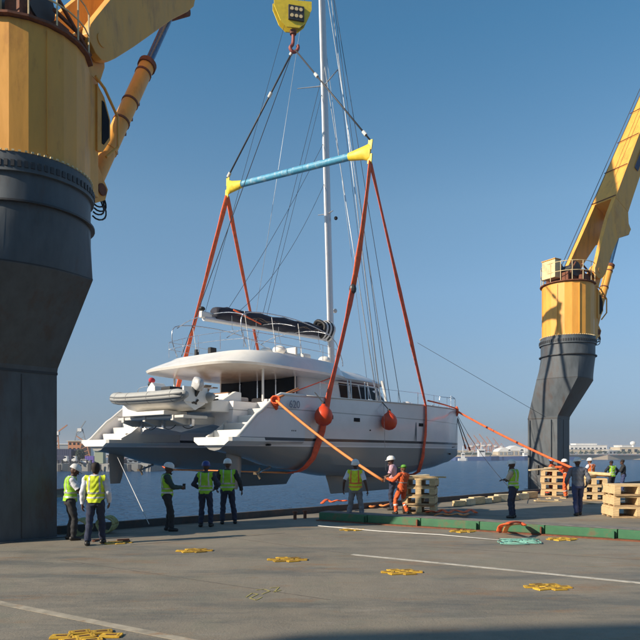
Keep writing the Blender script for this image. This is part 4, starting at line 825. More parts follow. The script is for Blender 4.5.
# webbing lying about on deck
def ribbon(pts, w, m, label, kind_name='slack_webbing'):
    P = smoothpts(pts, 6); mb = MB(); mb.tube(P, w, 8, .35, up=(0, 0, 1)); return single(mb, kind_name, m, label, 'webbing', 'slack webbing on the deck', smooth=2)
def GS(x0, x1, y, n, amp, z=.04, yamp=1.5):
    return [G(x0 + (x1 - x0) * i / n, y + yamp * math.sin(i * 2.3 + x0), 0) + Vector((0, 0, z + amp * abs(math.sin(i * 1.7)))) for i in range(n + 1)]
ribbon(GS(322, 346, 511.5, 5, .10, .3, .6), .07, ORG, 'short orange webbing on the left end of the green coaming')
ribbon(GS(362, 392, 507.5, 6, .10), .08, ORGL, 'orange webbing heaped behind the man in grey trousers')
ribbon(GS(426, 476, 514.8, 9, .10, .05, 1.2), .07, ORG, 'long tangled orange webbing right of the pallets')
ribbon(GS(434, 468, 517, 7, .05, .05, 1.0), .06, ORGL, 'pale orange webbing on the shaded deck right of the pallets')
ribbon([G(499, 531, .05), G(501, 526, .2), G(506, 524, .35), G(513, 522, .36), G(520, 522.5, .3), G(524, 525, .28)], .07, ORG, 'orange webbing looped over the green coaming')
ribbon([G(505, 532, .05), G(507, 527, .25), G(512, 524.5, .33), G(519, 524, .3)], .06, ORGL, 'second pale loop of webbing over the green coaming')
ribbon(GS(535, 556, 493, 5, .05), .06, REDW, 'red webbing near the foot of the far crane')
wr = MB().tube([G(318, 526.5) + Vector((0, 0, .02)), G(380, 532) + Vector((0, 0, .02)), G(440, 535.5) + Vector((0, 0, .02)), G(500, 541) + Vector((0, 0, .02))], .011, 6)
single(wr, 'deck_rope', ROPEW, 'thin pale rope laid straight in front of the green coaming', 'rope', smooth=2)
tq = MB(); random.seed(5)
for k in range(6): tq.tube(smoothpts([G(random.uniform(498, 542), random.uniform(539.5, 545), 0) + Vector((0, 0, .02 + .02 * random.random())) for i in range(6)], 4), .008, 5)
single(tq, 'rope_tangle', TURQ, 'turquoise tangle of thin rope on the deck at right of centre', 'rope', smooth=2)
# mooring rope coils at the deck edge
for (x, y, rr, lab) in ((81, 536, .20, 'yellowish rope coil at the deck edge left of the man in yellow vest'), (107, 533, .20, 'dirty green rope coil at the deck edge right of the man in yellow vest')):
    c = G(x, y); mb = MB()
    for k in range(9):
        tilt = random.uniform(-.3, .3); mb.tube([c + Vector((rr * math.cos(a) * (1 + .1 * math.sin(3 * a + k)), .05 * k - .2 + tilt * math.sin(a) * .2, rr + .02 + rr * math.sin(a) * .95)) for a in [2 * math.pi * i / 16 for i in range(17)]], .02, 6)
    single(mb, 'rope_coil', mat('mooring_rope', (.42, .42, .20), .9, var=.35, scale=12), lab, 'rope coil', 'rope coils at the deck edge', smooth=2)
for x, y, lab in ((295, 519.5, 'small rusty bollard stub by the deck edge, left one'), (305, 518.5, 'small rusty bollard stub by the deck edge, right one')):
    single(MB().lathe([(.05, 0), (.05, .2), (.08, .21), (.08, .25), (.03, .26)], 12), 'deck_stub', RUST, lab, 'bollard', 'bollard stubs at the deck edge', loc=G(x, y), smooth=SM)
# ------------------------------------------------------------------ people
def capsule(mb, a, b, ra, rb, n=12, sq=1.0):
    a = Vector(a); b = Vector(b); d = (b - a); L = max(d.length, 1e-4); d.normalize()
    x = d.cross(Vector((0, 1, 0)));
    if x.length < .1: x = d.cross(Vector((1, 0, 0)))
    x.normalize(); y = d.cross(x); rings = []
    for k in (-1.45, -1.0, -.5): rings.append((a + d * ra * math.sin(k), ra * math.cos(k)))
    for k in (0, .33, .66, 1): rings.append((a.lerp(b, k), ra + (rb - ra) * k))
    for k in (.5, 1.0, 1.45): rings.append((b + d * rb * math.sin(k), rb * math.cos(k)))
    mb.loft([[c + x * r * math.cos(t) + y * r * sq * math.sin(t) for t in [2 * math.pi * j / n for j in range(n)]] for c, r in rings])
def ik(a, t, l1, l2, hint):
    a = Vector(a); t = Vector(t); d = t - a; L = min(d.length, (l1 + l2) * .995); d.normalize(); t = a + d * L
    k = (l1 * l1 - l2 * l2 + L * L) / (2 * L); h = math.sqrt(max(1e-6, l1 * l1 - k * k)); hv = Vector(hint); hv = (hv - d * hv.dot(d)).normalized()
    return a + d * k + hv * h, t
def person(label, pos, H, rz, lean=0.05, feet=((-.13, 0), (.13, .05)), arms=((-.25, .05, -.5), (.25, .05, -.5)), elb=((-.4, -1, 0), (.4, -1, 0)), head=(0, 0), drop=.008, skin=SKIN,
           shirt=None, long_=False, trousers=NAVY, vest=None, tape=SILV, helmet=None, hair=False, cap=False, coverall=None, holds=False, wide=1.0, side=0.0):
    t = thing('person', label, 'person', pos, rz)
    sc = H / 1.75; hip = Vector((0, 0, .93 - drop)); LM = Matrix.Translation(hip) @ Matrix.Rotation(side, 4, 'Y') @ Matrix.Rotation(-lean, 4, 'X') @ Matrix.Translation(-hip) @ Matrix.Translation((0, 0, -drop))
    T = lambda p: LM @ Vector(p)
    mb = MB(); bones = []
    tor = [(.84, .13, .105, 0), (.90, .168, .115, .0), (.98, .158, .108, .005), (1.06, .145, .10, .005), (1.16, .152, .105, .0), (1.28, .170, .112, -.005), (1.37, .182, .105, -.01), (1.425, .150, .085, -.01), (1.47, .075, .065, -.01)]
    mb.loft([[T((w_ * wide * math.copysign(abs(math.cos(a)) ** .85, math.cos(a)), y0 + dp * wide * math.sin(a), z)) for a in [2 * math.pi * j / 20 for j in range(20)]] for z, w_, dp, y0 in tor])
    bones.append(('torso', T((0, 0, .95)), T((0, 0, 1.40)), .13))
    # neck and head
    hy, hp = head; nk = T((0, -.005, 1.46)); hc = T((0, .03 + .06 * math.sin(hp), 1.615 - .03 * abs(math.sin(hp))))
    HM = Matrix.Translation(hc) @ Matrix.Rotation(hy, 4, 'Z') @ Matrix.Rotation(-hp - lean * .4, 4, 'X'); Hh = lambda p: HM @ Vector(p)
    capsule(mb, nk, hc + Vector((0, 0, -.06)), .056, .054)
    bones.append(('head', nk + Vector((0, 0, .03)), hc, .08))
    hd = MB(); hd.ball((0, -.008, .02), (.076, .097, .108), 18, 12); hd.xf(HM); mb.add(hd.v, hd.f)
    hd = MB(); hd.ball((0, .028, -.055), (.056, .062, .062), 14, 10); hd.xf(HM); mb.add(hd.v, hd.f)
    capsule(mb, Hh((0, .088, .012)), Hh((0, .112, -.022)), .010, .015, 8)
    capsule(mb, Hh((-.022, .084, -.058)), Hh((.022, .084, -.058)), .010, .010, 8)
    capsule(mb, Hh((0, .078, -.098)), Hh((0, .07, -.095)), .022, .02, 8)
    capsule(mb, Hh((-.04, .082, .038)), Hh((.04, .082, .038)), .011, .011, 8)
    for s_ in (-1, 1): capsule(mb, Hh((s_ * .078, -.008, .018)), Hh((s_ * .078, -.004, -.022)), .016, .012, 8)
    # arms and hands
    wr = []
    for i, s_ in enumerate((-1, 1)):
        sh_ = T((s_ * .185 * wide, -.01, 1.395)); tg = sh_ + Vector(arms[i]); el, wr_ = ik(sh_, tg, .29, .255, elb[i])
        capsule(mb, T((s_ * .11, -.01, 1.40)), sh_, .065, .062); capsule(mb, sh_, el, .056, .043); capsule(mb, el, wr_, .043, .028)
        bones.append(('uarm', sh_, el, .056)); bones.append(('farm', el, wr_, .038))
        f = (wr_ - el).normalized(); sd_ = f.cross(Vector((s_ * 1.0, 0, 0)) if abs(f.x) < .8 else Vector((0, 0, 1))).normalized()   # across the palm
        nrm = f.cross(sd_).normalized() * (1 if s_ > 0 else -1)
        inw = Vector((-s_, .3, 0)); 
        if nrm.dot(inw) < 0: nrm = -nrm
        pm = wr_ + f * .045
        for q in (-1.5, -.5, .5, 1.5): capsule(mb, wr_ + sd_ * .010 * q, wr_ + f * .085 + sd_ * .021 * q, .015, .0135, 8)
        for q, Lf in zip((-1.5, -.5, .5, 1.5), (.066, .078, .083, .072)):
            k0 = wr_ + f * .088 + sd_ * .0215 * q; cu = .95 if holds else .45
            k1 = k0 + (f * math.cos(cu) + nrm * math.sin(cu)) * Lf * .5; k2 = k1 + (f * math.cos(cu * 2) + nrm * math.sin(cu * 2)) * Lf * .45
            capsule(mb, k0, k1, .0115, .0105, 8); capsule(mb, k1, k2, .0105, .0095, 8)
        th0 = wr_ + f * .03 + sd_ * (.028); th1 = th0 + (f * .6 + sd_ * .6 + nrm * .45).normalized() * .042; th2 = th1 + (f * .85 + nrm * .45 + sd_ * .1).normalized() * .032
        capsule(mb, th0, th1, .014, .0125, 8); capsule(mb, th1, th2, .0125, .010, 8)
        bones.append(('hand', wr_ + f * .03, wr_ + f * .15, .03)); wr.append((wr_ + f * .11, f))
    # legs
    for i, s_ in enumerate((-1, 1)):
        hj = LM @ Vector((s_ * .088, 0, .90)); an = Vector((feet[i][0], feet[i][1], .085)); kn, an = ik(hj, an, .412, .408, (s_ * .12, 1, 0))
        capsule(mb, hj, kn, .088, .056, 14); capsule(mb, kn, an, .056, .038, 14)
        an2 = Vector((an.x, an.y, .045)); capsule(mb, Vector((an.x, an.y - .035, .05)), Vector((an.x + s_ * .015, an.y + .13, .036)), .046, .034, 12); capsule(mb, an, an2, .04, .045)
        bones.append(('uleg', hj, kn, .075)); bones.append(('lleg', kn, an, .045)); bones.append(('foot', Vector((an.x, an.y - .03, .05)), Vector((an.x, an.y + .13, .03)), .04))
    me = mb.mesh('body_raw', None); o = bpy.data.objects.new('body_raw', me); COL.objects.link(o)
    rm = o.modifiers.new('r', 'REMESH'); rm.mode = 'VOXEL'; rm.voxel_size = .0105; rm.adaptivity = 0
    smo = o.modifiers.new('s', 'SMOOTH'); smo.factor = .5; smo.iterations = 2
    dg = bpy.context.evaluated_depsgraph_get(); dg.update(); bmh = bpy.data.meshes.new_from_object(o.evaluated_get(dg)); bpy.data.objects.remove(o); bpy.data.meshes.remove(me)
    nv = len(bmh.vertices); V = np.empty(nv * 3); bmh.vertices.foreach_get('co', V); V = V.reshape(-1, 3); N = np.empty(nv * 3); bmh.vertices.foreach_get('normal', N); N = N.reshape(-1, 3)
    D = []; TT = []
    for nm, a, b, r in bones:
        a = np.array(a); b = np.array(b); ab = b - a; k = np.clip(((V - a) @ ab) / (ab @ ab), 0, 1); D.append(np.linalg.norm(V - (a + k[:, None] * ab), axis=1) - r); TT.append(k)
    D = np.array(D); idx = D.argmin(0); names = np.array([b[0] for b in bones])[idx]; tt = np.array(TT)[idx, np.arange(nv)]
    inv = np.array(LM.inverted()); U = V @ inv[:3, :3].T + inv[:3, 3]
    F = [tuple(p.vertices) for p in bmh.polygons]; Fa = np.array([f if len(f) == 4 else f + (f[-1],) for f in F])
    ph = random.uniform(0, 6)
    def garment(name, mask, off, m, par=t, fold=.004, low=None):
        fm = mask[Fa].all(1); fs = Fa[fm]
        if not len(fs): return None
        used, inv_ = np.unique(fs, return_inverse=True); inv_ = inv_.reshape(-1, 4)
        of = np.full(nv, off) if np.isscalar(off) else off
        w_ = np.sin(V[:, 2] * 46 + 4 * np.sin(V[:, 0] * 18 + ph) + 3 * np.sin(V[:, 1] * 21)) * fold + np.sin(V[:, 2] * 17 + V[:, 0] * 25 + ph) * fold
        P = (V + N * (of + w_)[:, None])[used]
        g_ = bpy.data.meshes.new(name); g_.from_pydata(P.tolist(), [], [tuple(dict.fromkeys(f)) for f in inv_.tolist()]); g_.polygons.foreach_set('use_smooth', [True] * len(g_.polygons)); g_.materials.append(m)
        ob = bpy.data.objects.new(name, g_); COL.objects.link(ob); ob.parent = par; return ob
    bmh.materials.clear(); bmh.materials.append(skin); bmh.polygons.foreach_set('use_smooth', [True] * len(bmh.polygons)); bmh.name = 'body'
    bo = bpy.data.objects.new('body', bmh); COL.objects.link(bo); bo.parent = t
    tors = names == 'torso'; leg = (names == 'uleg') | (names == 'lleg') | ((names == 'foot') & (V[:, 2] > .09)); upper = tors & (U[:, 2] > .93) | ((names == 'head') & (U[:, 2] < 1.475)) | (names == 'uarm')
    farm = names == 'farm'
    m_t = coverall or trousers; m_s = coverall or shirt
    garment('trousers', (leg & (V[:, 2] > .075)) | (tors & (U[:, 2] < 1.0)), np.where(names == 'lleg', .026, .016), m_t, fold=.005)
    sm_ = (tors & (U[:, 2] > (.90 if not coverall else .96))) | ((names == 'head') & (U[:, 2] < 1.47)) | (names == 'uarm') & ((tt < (2 if long_ else .85)))
    if long_: sm_ = sm_ | farm & (tt < .97)
    so = garment('shirt' if not coverall else 'coverall_top', sm_, .021, m_s)
    bi = [k for k, b_ in enumerate(bones) if b_[0] == 'foot']
    for fi in bi: garment('boot', (idx == fi) | ((idx == fi - 1) & (V[:, 2] < .13)), .012, BOOT, fold=0)
    if vest:
        vm = ((tors | (names == 'uarm') & (tt < .12) & (abs(U[:, 0]) < .205)) & (U[:, 2] > .90)) & ~((np.abs(U[:, 0]) < .055) & (U[:, 1] > 0) & (U[:, 2] > 1.3)) & (U[:, 2] < 1.455)
        vo = np.where(U[:, 2] < 1.15, .040, .034); vs = garment('vest', vm, vo, vest, fold=.004)
        if vs:
            for nm, mk in (('reflective_strip', vm & (np.abs(U[:, 2] - 1.0) < .022)), ('reflective_strip', vm & (np.abs(U[:, 2] - 1.11) < .022)), ('reflective_strip', vm & (np.abs(np.abs(U[:, 0]) - .095) < .018) & (U[:, 2] > 1.11))):
                garment(nm, mk, vo + .004, tape, vs)
    if coverall:
        for b0, b1 in ((.35, .5),): garment('reflective_strip', (names == 'lleg') & (tt > b0) & (tt < b1), .031, SILV, fold=.005)
        garment('reflective_strip', tors & (np.abs(U[:, 2] - 1.15) < .02), .026, SILV)
    for s_ in (-1, 1):
        ey = MB().ball((s_ * .031, .083, .020), (.012, .010, .008), 8, 6).xf(HM); ey.build('eye', BLACK, bo, smooth=2)
    if helmet:
        hm = MB(); hm.loft([[(.112 * k * math.cos(a), -.008 + .138 * k * math.sin(a), .048 + z) for a in [2 * math.pi * j / 20 for j in range(20)]] for k, z in ((1.0, -.012), (1.03, 0), (.99, .03), (.9, .07), (.72, .1), (.45, .12), (.1, .128))])
        hm.loft([[(.125 * math.cos(a), -.0 + (.185 if math.sin(a) > 0 else .146) * math.sin(a), .042 + z) for a in [2 * math.pi * j / 20 for j in range(20)]] for z in (-.008, .002)]); hm.xf(HM)
        ho = hm.build('helmet', helmet, t, smooth=.8); MB().tube([(0, -.12, .10), (0, -.06, .158), (0, .03, .17), (0, .10, .13)], .012, 6).xf(HM).build('ridge', helmet, ho, smooth=2)
    if hair or cap:
        MB().loft([[(.088 * k * math.cos(a), -.018 + .108 * k * math.sin(a), z) for a in [2 * math.pi * j / 18 for j in range(18)]] for k, z in ((.72, -.075) if not cap else (.98, .035), (.93, -.02) if not cap else (1.0, .05), (1.02, .05), (.95, .1), (.65, .137), (.15, .15))]).xf(Matrix(HM) @ Matrix.Translation((0, -.006, 0))).build('hair' if hair else 'cap', HAIR if hair else cap, t, smooth=2)
        if cap: MB().box((0, .12, .05), (.13, .09, .008)).xf(HM).build('cap_brim', cap, t)
    # keep feet on the deck, scale to the person's height
    t.scale = (sc, sc, sc)
    return t, [t.location + Matrix.Rotation(rz, 3, 'Z') @ (Vector(w_[0]) * sc) for w_ in wr]
ft_ = ((-.13, 0), (.13, .05))
crossed = ((.20, .26, -.22), (-.18, .30, -.24)); fold_e = ((-1, -.3, -.6), (1, -.3, -.6))
person('man in white shirt and open green vest looking down by the big dark pedestal', G(70, 540), 1.74, R(-60), lean=.07, arms=((.12, .30, -.36), (-.08, .32, -.34)), elb=((-1, -.6, -.3), (1, -.6, -.3)), head=(.1, .5), skin=SKIND, shirt=WSH, trousers=BLKC, vest=VGRN, helmet=HW)
person('bareheaded man in bright yellow vest and white shirt seen from behind', G(95.5, 544.5), 1.80, R(8), lean=.03, feet=((-.13, -.16), (.12, .12)), arms=((-.07, -.03, -.53), (.07, .10, -.50)), elb=((-.5, -1, 0), (.5, -1, 0)), head=(0, -.1), shirt=WSH, long_=True, trousers=NAVY, vest=VYEL, hair=True, wide=1.04)
_, hpos = person('man in white helmet and dark sleeves standing sideways holding a phone', G(167, 531), 1.74, R(-72), lean=.0, feet=((-.12, .02), (.13, .1)), arms=((.12, .34, -.28), (-.10, .36, -.26)), elb=((-.8, -.8, -.5), (.8, -.8, -.5)), head=(0, .25), skin=SKIND, shirt=DGRN, long_=True, trousers=BLKC, vest=VGRN, helmet=HW)
person('man in blue helmet and green vest standing left of the pair at the deck edge', G(205.5, 527), 1.76, R(-4), arms=((-.02, .22, -.36), (.02, .22, -.36)), elb=((-1, -.6, -.3), (1, -.6, -.3)), skin=SKIND, shirt=NAVY, long_=True, trousers=NAVY, vest=VGRN, helmet=HB)
person('man in white helmet and green vest standing right of the pair at the deck edge', G(227.5, 524), 1.82, R(6), feet=((-.14, -.02), (.2, .06)), arms=((-.10, .16, -.44), (.18, .05, -.48)), skin=SKIND, shirt=BLKC, long_=True, trousers=NAVY, vest=VGRN, helmet=HW, wide=1.08)
person('man in grey trousers and yellow orange-striped vest before the green coaming', G(355.5, 521.5), 1.80, R(-12), lean=-.05, feet=((-.2, -.02), (.19, .04)), arms=((-.16, .02, -.48), (.16, -.02, -.50)), head=(0, -.25), skin=SKIND, shirt=WSH, trousers=GRY, vest=VYEL, tape=TAPEO, helmet=HW)
person('man in pink checked shirt and white helmet standing behind the coverall worker', G(393, 510), 1.88, R(75), arms=((-.1, .30, -.32), (.1, .28, -.40)), elb=((-.6, -1, -.3), (.6, -1, -.3)), head=(.1, .1), skin=SKIND, shirt=PINK, trousers=NAVY, helmet=HW)
_, hg = person('worker in orange coverall and green cap hauling on the pale orange strap', G(402, 514), 1.66, R(32), lean=-.10, feet=((-.2, .08), (.18, -.06)), arms=((-.28, .34, -.12), (-.12, .38, -.16)), elb=((-.4, -.3, -1), (.6, -.3, -1)), head=(.3, .1), shirt=COVER, long_=True, coverall=COVER, cap=HG, holds=True, drop=.05, side=.04)
person('man in beige shirt and green vest with crossed arms on the open deck', G(513.5, 518), 1.78, R(52), lean=.02, arms=crossed, elb=fold_e, head=(.1, .12), skin=SKIND, shirt=TAN, trousers=NAVY, vest=VGRN, helmet=HW)
person('man in grey shirt and blue jeans walking away near the right pallets', G(578, 515.5), 1.84, R(-8), lean=.04, feet=((-.08, -.16), (.1, .2)), arms=((-.10, .22, -.40), (.1, .12, -.44)), head=(.1, .15), skin=SKIND, shirt=GSH, long_=True, trousers=JEAN, helmet=HW, wide=1.05)
person('orange clad worker with white helmet behind the pallets pulling the bow strap', G(570, 498.5) + Vector((0, .4, 0)), 1.72, R(50), lean=.1, arms=((-.36, .30, .02), (-.1, .34, -.1)), shirt=COVER, long_=True, coverall=COVER, helmet=HW, holds=True)
person('worker with sky blue helmet mostly hidden by the orange clad worker', G(562.5, 497) + Vector((0, 1.2, 0)), 1.74, R(40), shirt=COVER, long_=True, coverall=COVER, helmet=HLB)
person('worker in orange vest and white helmet behind the cross-boarded pallet stack', G(591.5, 496), 1.76, R(30), lean=.1, arms=((-.05, .35, -.25), (.05, .35, -.25)), shirt=WSH, long_=True, trousers=NAVY, vest=VORG, helmet=HW)
person('man in green vest and dark cap with hands on hips near the far deck edge', G(612, 493), 1.62, R(15), arms=((-.14, .1, -.42), (.14, .1, -.42)), elb=((-1, -.3, 0), (1, -.3, 0)), skin=SKIND, shirt=BLKC, long_=True, trousers=BLKC, vest=VGRN, cap=HAIR)
person('man in dark top and jeans at the far deck edge, farthest right', G(623.5, 492), 1.66, R(70), arms=crossed, elb=fold_e, skin=SKIND, shirt=BLKC, long_=True, trousers=JEAN, cap=HAIR)
ph_ = MB().box((0, 0, 0), (.075, .012, .15)); single(ph_, 'mobile_phone', BLACK, 'black phone held by the sideways standing man', 'phone', loc=(hpos[0] + hpos[1]) / 2 + Vector((0, 0, .03)), bevel=.003)

# ------------------------------------------------------------------ far shores
def FP(x, y, D): return Vector(((x - 320) / 640 * D, D, 2 - (y - 453) / 640 * D))
SAND = mat('shore_sand', (.36, .29, .21), .9, scale=.05, var=.2); QUAY = mat('quay_concrete', (.20, .20, .19), .9, scale=.2); BEI = mat('beige_wall', (.50, .42, .30), .8, scale=.1)
FWH = mat('far_white', (.70, .68, .64), .7, scale=.1); FBL = mat('ship_blue', (.03, .07, .20), .6); FNV = mat('container_navy', (.02, .025, .07), .6); FOR = mat('crane_rust_orange', (.42, .17, .07), .7); FGR = mat('dark_foliage', (.04, .055, .03), .9, scale=.6, var=.4)
FPK = mat('brick_pink', (.38, .20, .16), .85, scale=.1); FPU = mat('container_purple', (.13, .08, .36), .6); FGY = mat('far_grey', (.22, .24, .26), .8); FDK = mat('quay_timber_dark', (.04, .04, .045), .8); FLT = mat('light_green_wall', (.33, .36, .25), .8)
DR = 620.0
def land(name, x0, x1, ytop, ybot, D, depth, m):
    a, b = FP(x0, ybot, D), FP(x1, ybot, D); z = FP(0, ytop, D).z
    mb = MB(); rng = random.Random(x0); n = 24; rings = []
    for i in range(n + 1):
        x = a.x + (b.x - a.x) * i / n; j = rng.uniform(-3, 3); rings.append([(x, D + j, SEA - 1), (x, D + j + .5, z + rng.uniform(-.25, .25)), (x, D + depth, z), (x, D + depth, SEA - 1)])
    mb.loft(rings); o = mb.build(name, m); o['kind'] = 'structure'; return z
zr = land('far_shore', 300, 760, 455.2, 459, DR, 900, SAND)
land('far_shore', -400, 330, 455.5, 459, 900, 700, SAND)
zq = land('quay', -160, 152, 463.5, 475, 226, 130, QUAY)
def ftag(o, label, cat, group=None):
    o['label'] = label; o['category'] = cat
    if group: o['group'] = group
def building(x0, x1, ytop, D, depth, m, label, cat='building', zb=None, wins=0, rows=1, roof=None, doors=0, name='harbour_building'):
    a, b = FP(x0, ytop, D), FP(x1, ytop, D); zb = zr if zb is None else zb; w_ = b.x - a.x; h = a.z - zb
    t = thing(name, label, cat, ((a.x + b.x) / 2, D, zb)); MB().box((0, depth / 2, h / 2), (w_, depth, h)).build('wall', m, t)
    MB().box((0, depth / 2, h + .15), (w_ + .8, depth + .8, .3)).build('roof', roof or FWH, t)
    for r in range(rows):
        for k in range(wins):
            MB().box((-w_ / 2 + w_ * (k + .5) / wins, -.02, h * (r + .55) / rows), (w_ / wins * .5, .1, h / rows * .4)).build('window', GLASS, t)
    for k in range(doors): MB().box((-w_ / 2 + w_ * (k + .5) / doors, -.03, h * .3), (w_ / doors * .6, .1, h * .6)).build('door', FGY, t)
    return t
# right shore
building(570, 607, 445.3, DR + 60, 25, FWH, 'long white terminal building with a row of windows on the far shore', wins=9, name='terminal_building')
building(576, 597, 443.6, DR + 70, 15, FWH, 'white upper deck house behind the long terminal', zb=zr + 5, wins=6)
building(562, 612, 449.5, DR + 20, 22, BEI, 'long low beige warehouse in front of the terminal', doors=9, name='warehouse')
building(609, 620, 450.5, DR + 6, 14, FGY, 'grey blue shed right of the beige warehouse', wins=3, name='shed')
building(620, 652, 447.2, DR + 40, 24, BEI, 'beige warehouse with pale roof at the far right', wins=5, name='warehouse')
building(622, 634, 445.3, DR + 90, 20, FWH, 'white low pitched hall below the globe tower', wins=2)
building(598, 640, 454.2, DR - 2, 6, FPK, 'reddish quay wall sheds along the far right water line', wins=0, doors=8, name='quay_shed')
building(563, 598, 454.4, DR - 2, 6, FPK, 'reddish arcade at the water line behind the right pallets', doors=10, name='quay_shed')
building(440, 474, 450.5, DR + 50, 25, BEI, 'beige block on the far shore just past the bow', wins=7)
building(455, 492, 452.5, DR + 20, 18, FGR, 'long dark green low shed behind the blue ship', wins=0, name='shed')
building(408, 446, 451.0, DR + 90, 20, FWH, 'pale building half hidden by the bow on the far shore', wins=5)
for x0, x1, yt, lab in ((498, 512, 447.5, 'left white tent roof on the far shore'), (508, 524, 445.5, 'tall middle white tent roof on the far shore'), (519, 531, 447.8, 'right white tent roof beside the grey pedestal')):
    a, b = FP(x0, yt, DR + 15), FP(x1, yt, DR + 15); w_ = b.x - a.x; h = a.z - zr; t = thing('tent_hall', lab, 'tent', ((a.x + b.x) / 2, DR + 15, zr), 0, 'white tent halls')
    MB().prism([(-w_ / 2, h * .45), (-w_ * .3, h * .8), (0, h), (w_ * .3, h * .8), (w_ / 2, h * .45)], 0, 22, 'y').build('roof', FWH, t)
    MB().box((0, 11, h * .225), (w_ * .96, 21.6, h * .45)).build('wall', BEI, t)
    for k in range(3): MB().box((w_ * (k - 1) * .28, -.1, h * .2), (w_ * .16, .1, h * .36)).build('door', FGY, t)
for i in range(13):
    x = 560 + 6.4 * i; a = FP(x, 454.5, DR + 8)
    t = thing('tree', 'small dark shore tree, number %s counted rightward from the far crane pedestal' % ('one', 'two', 'three', 'four', 'five', 'six', 'seven', 'eight', 'nine', 'ten', 'eleven', 'twelve', 'thirteen')[i], 'tree', (a.x, DR + 4 + 3 * (i % 3), zr), 0, 'small trees on the far shore')
    MB().cyl((0, 0, 0), (0, 0, 2), .25, 6).build('trunk', FDK, t); c = MB(); rr = random.Random(i)
    for q in range(26):
        p_ = Vector((rr.gauss(0, 1.1), rr.gauss(0, 1.1), 2.6 + rr.gauss(0, .8))); c.box(p_, (.9, .9, .5), rot=Euler((rr.random() * 3, rr.random() * 3, 0)).to_matrix())
    c.build('crown', FGR, t)
gt = thing('globe_tower', 'white globe on a slim tower on the far right shore', 'tower', (FP(633, 450, DR + 45).x, DR + 45, zr))
MB().cyl((0, 0, 0), (0, 0, 10.5), 1.0, 10, 1.0).build('shaft', FWH, gt); MB().ball((0, 0, 12.2), (2.9, 2.9, 2.3), 16, 10).build('globe', FWH, gt, smooth=2)
# ships in front of the shore
def ship(x0, x1, D, hh, label, hullm, sup, name='cargo_ship', cr=True):
    a, b = FP(x0, 458, D), FP(x1, 458, D); L = b.x - a.x; t = thing(name, label, 'ship', ((a.x + b.x) / 2, D, SEA)); W_ = L * .12
    MB().loft([[(x * L / 2, -W_ * k, -1), (x * L / 2, -W_ * k * 1.05, hh * (1 + .25 * max(0, x))), (x * L / 2, W_ * k * 1.05, hh * (1 + .25 * max(0, x))), (x * L / 2, W_ * k, -1)] for x, k in ((-1, .7), (-.9, 1), (.6, 1), (.85, .6), (1, .05))]).build('hull', hullm, t)
    for k, (x, w_, h) in enumerate(sup):
        MB().box((x * L, 0, hh + h / 2), (w_ * L, W_ * 1.3, h)).build('superstructure', FWH, t)
        MB().box((x * L, -W_ * .655, hh + h * .7), (w_ * L * .8, .1, h * .18)).build('window_band', GLASS, t)
        MB().cyl((x * L, 0, hh + h), (x * L, 0, hh + h + 6), .3, 6).build('ship_mast', FWH, t)
    if cr:
        for x in (-.1, .15, .3): MB().cyl((x * L, 0, hh), (x * L + 3, 0, hh + 6), .35, 6).build('derrick', FGY, t)
    return t
ship(452, 499, 560, 3.0, 'long low dark blue ship with white wheelhouse beyond the bow', FBL, ((.12, .13, 7),))
ship(496, 530, 575, 3.2, 'blue low ship lying behind the man with crossed arms', FBL, ((.35, .10, 3.5),), cr=False)
ship(458, 468, 540, 2.0, 'small white workboat with tall wheelhouse under the bow tip', FWH, ((0, .35, 4.5),), 'workboat', False)
ship(560, 578, 600, 2.5, 'dark blue barge against the quay behind the orange workers', FBL, (), 'barge', False)
# harbour gantries far right of the bow
def gantry(x, D, h, label, boom, m=FOR, zb=None, lean=1):
    a = FP(x, 450, D); t = thing('gantry_crane', label, 'crane', (a.x, D, zr if zb is None else zb), 0, 'gantry cranes on the far shore'); w_ = h * .36
    for sx in (-1, 1):
        for sy in (0, 1): MB().bar((sx * w_ / 2, sy * h * .4, 0), (sx * w_ * .4, sy * h * .4, h * .62), h * .045, h * .045).build('leg', m, t)
    MB().bar((-w_ / 2, 0, h * .3), (w_ / 2, 0, h * .3), h * .04, h * .04).build('portal_beam', m, t); MB().bar((-w_ / 2, 0, h * .62), (w_ / 2, 0, h * .62), h * .06, h * .05).build('portal_beam', m, t)
    MB().bar((w_ * .9, 0, h * .60), (-w_ * .2, 0, h * .66), h * .06, h * .06).build('girder', m, t)
    MB().bar((-w_ * .2, 0, h * .66), (-w_ * .2 - h * math.cos(boom) * lean, 0, h * .66 + h * math.sin(boom)), h * .05, h * .05).build('boom', m, t)
    MB().bar((-w_ * .2, 0, h * .64), (w_ * .1, 0, h * .98), h * .03, h * .03).build('apex_frame', m, t); MB().bar((w_ * .1, 0, h * .98), (w_ * .85, 0, h * .6), h * .02, h * .02).build('apex_frame', m, t)
    MB().box((0, 0, h * .68), (w_ * .6, h * .15, h * .12)).build('machinery_house', FWH, t)
for k, (x, h) in enumerate(((471, 15), (477, 17), (483, 16), (489, 17), (495, 15), (501, 14))):
    gantry(x, DR + 140, h, ('leftmost far orange gantry crane, nearest the bow', 'second far orange gantry crane from the bow', 'third far orange gantry crane from the bow', 'fourth far orange gantry crane from the bow', 'fifth far orange gantry crane from the bow', 'lowest orange gantry crane, nearest the grey pedestal')[k], R(52))
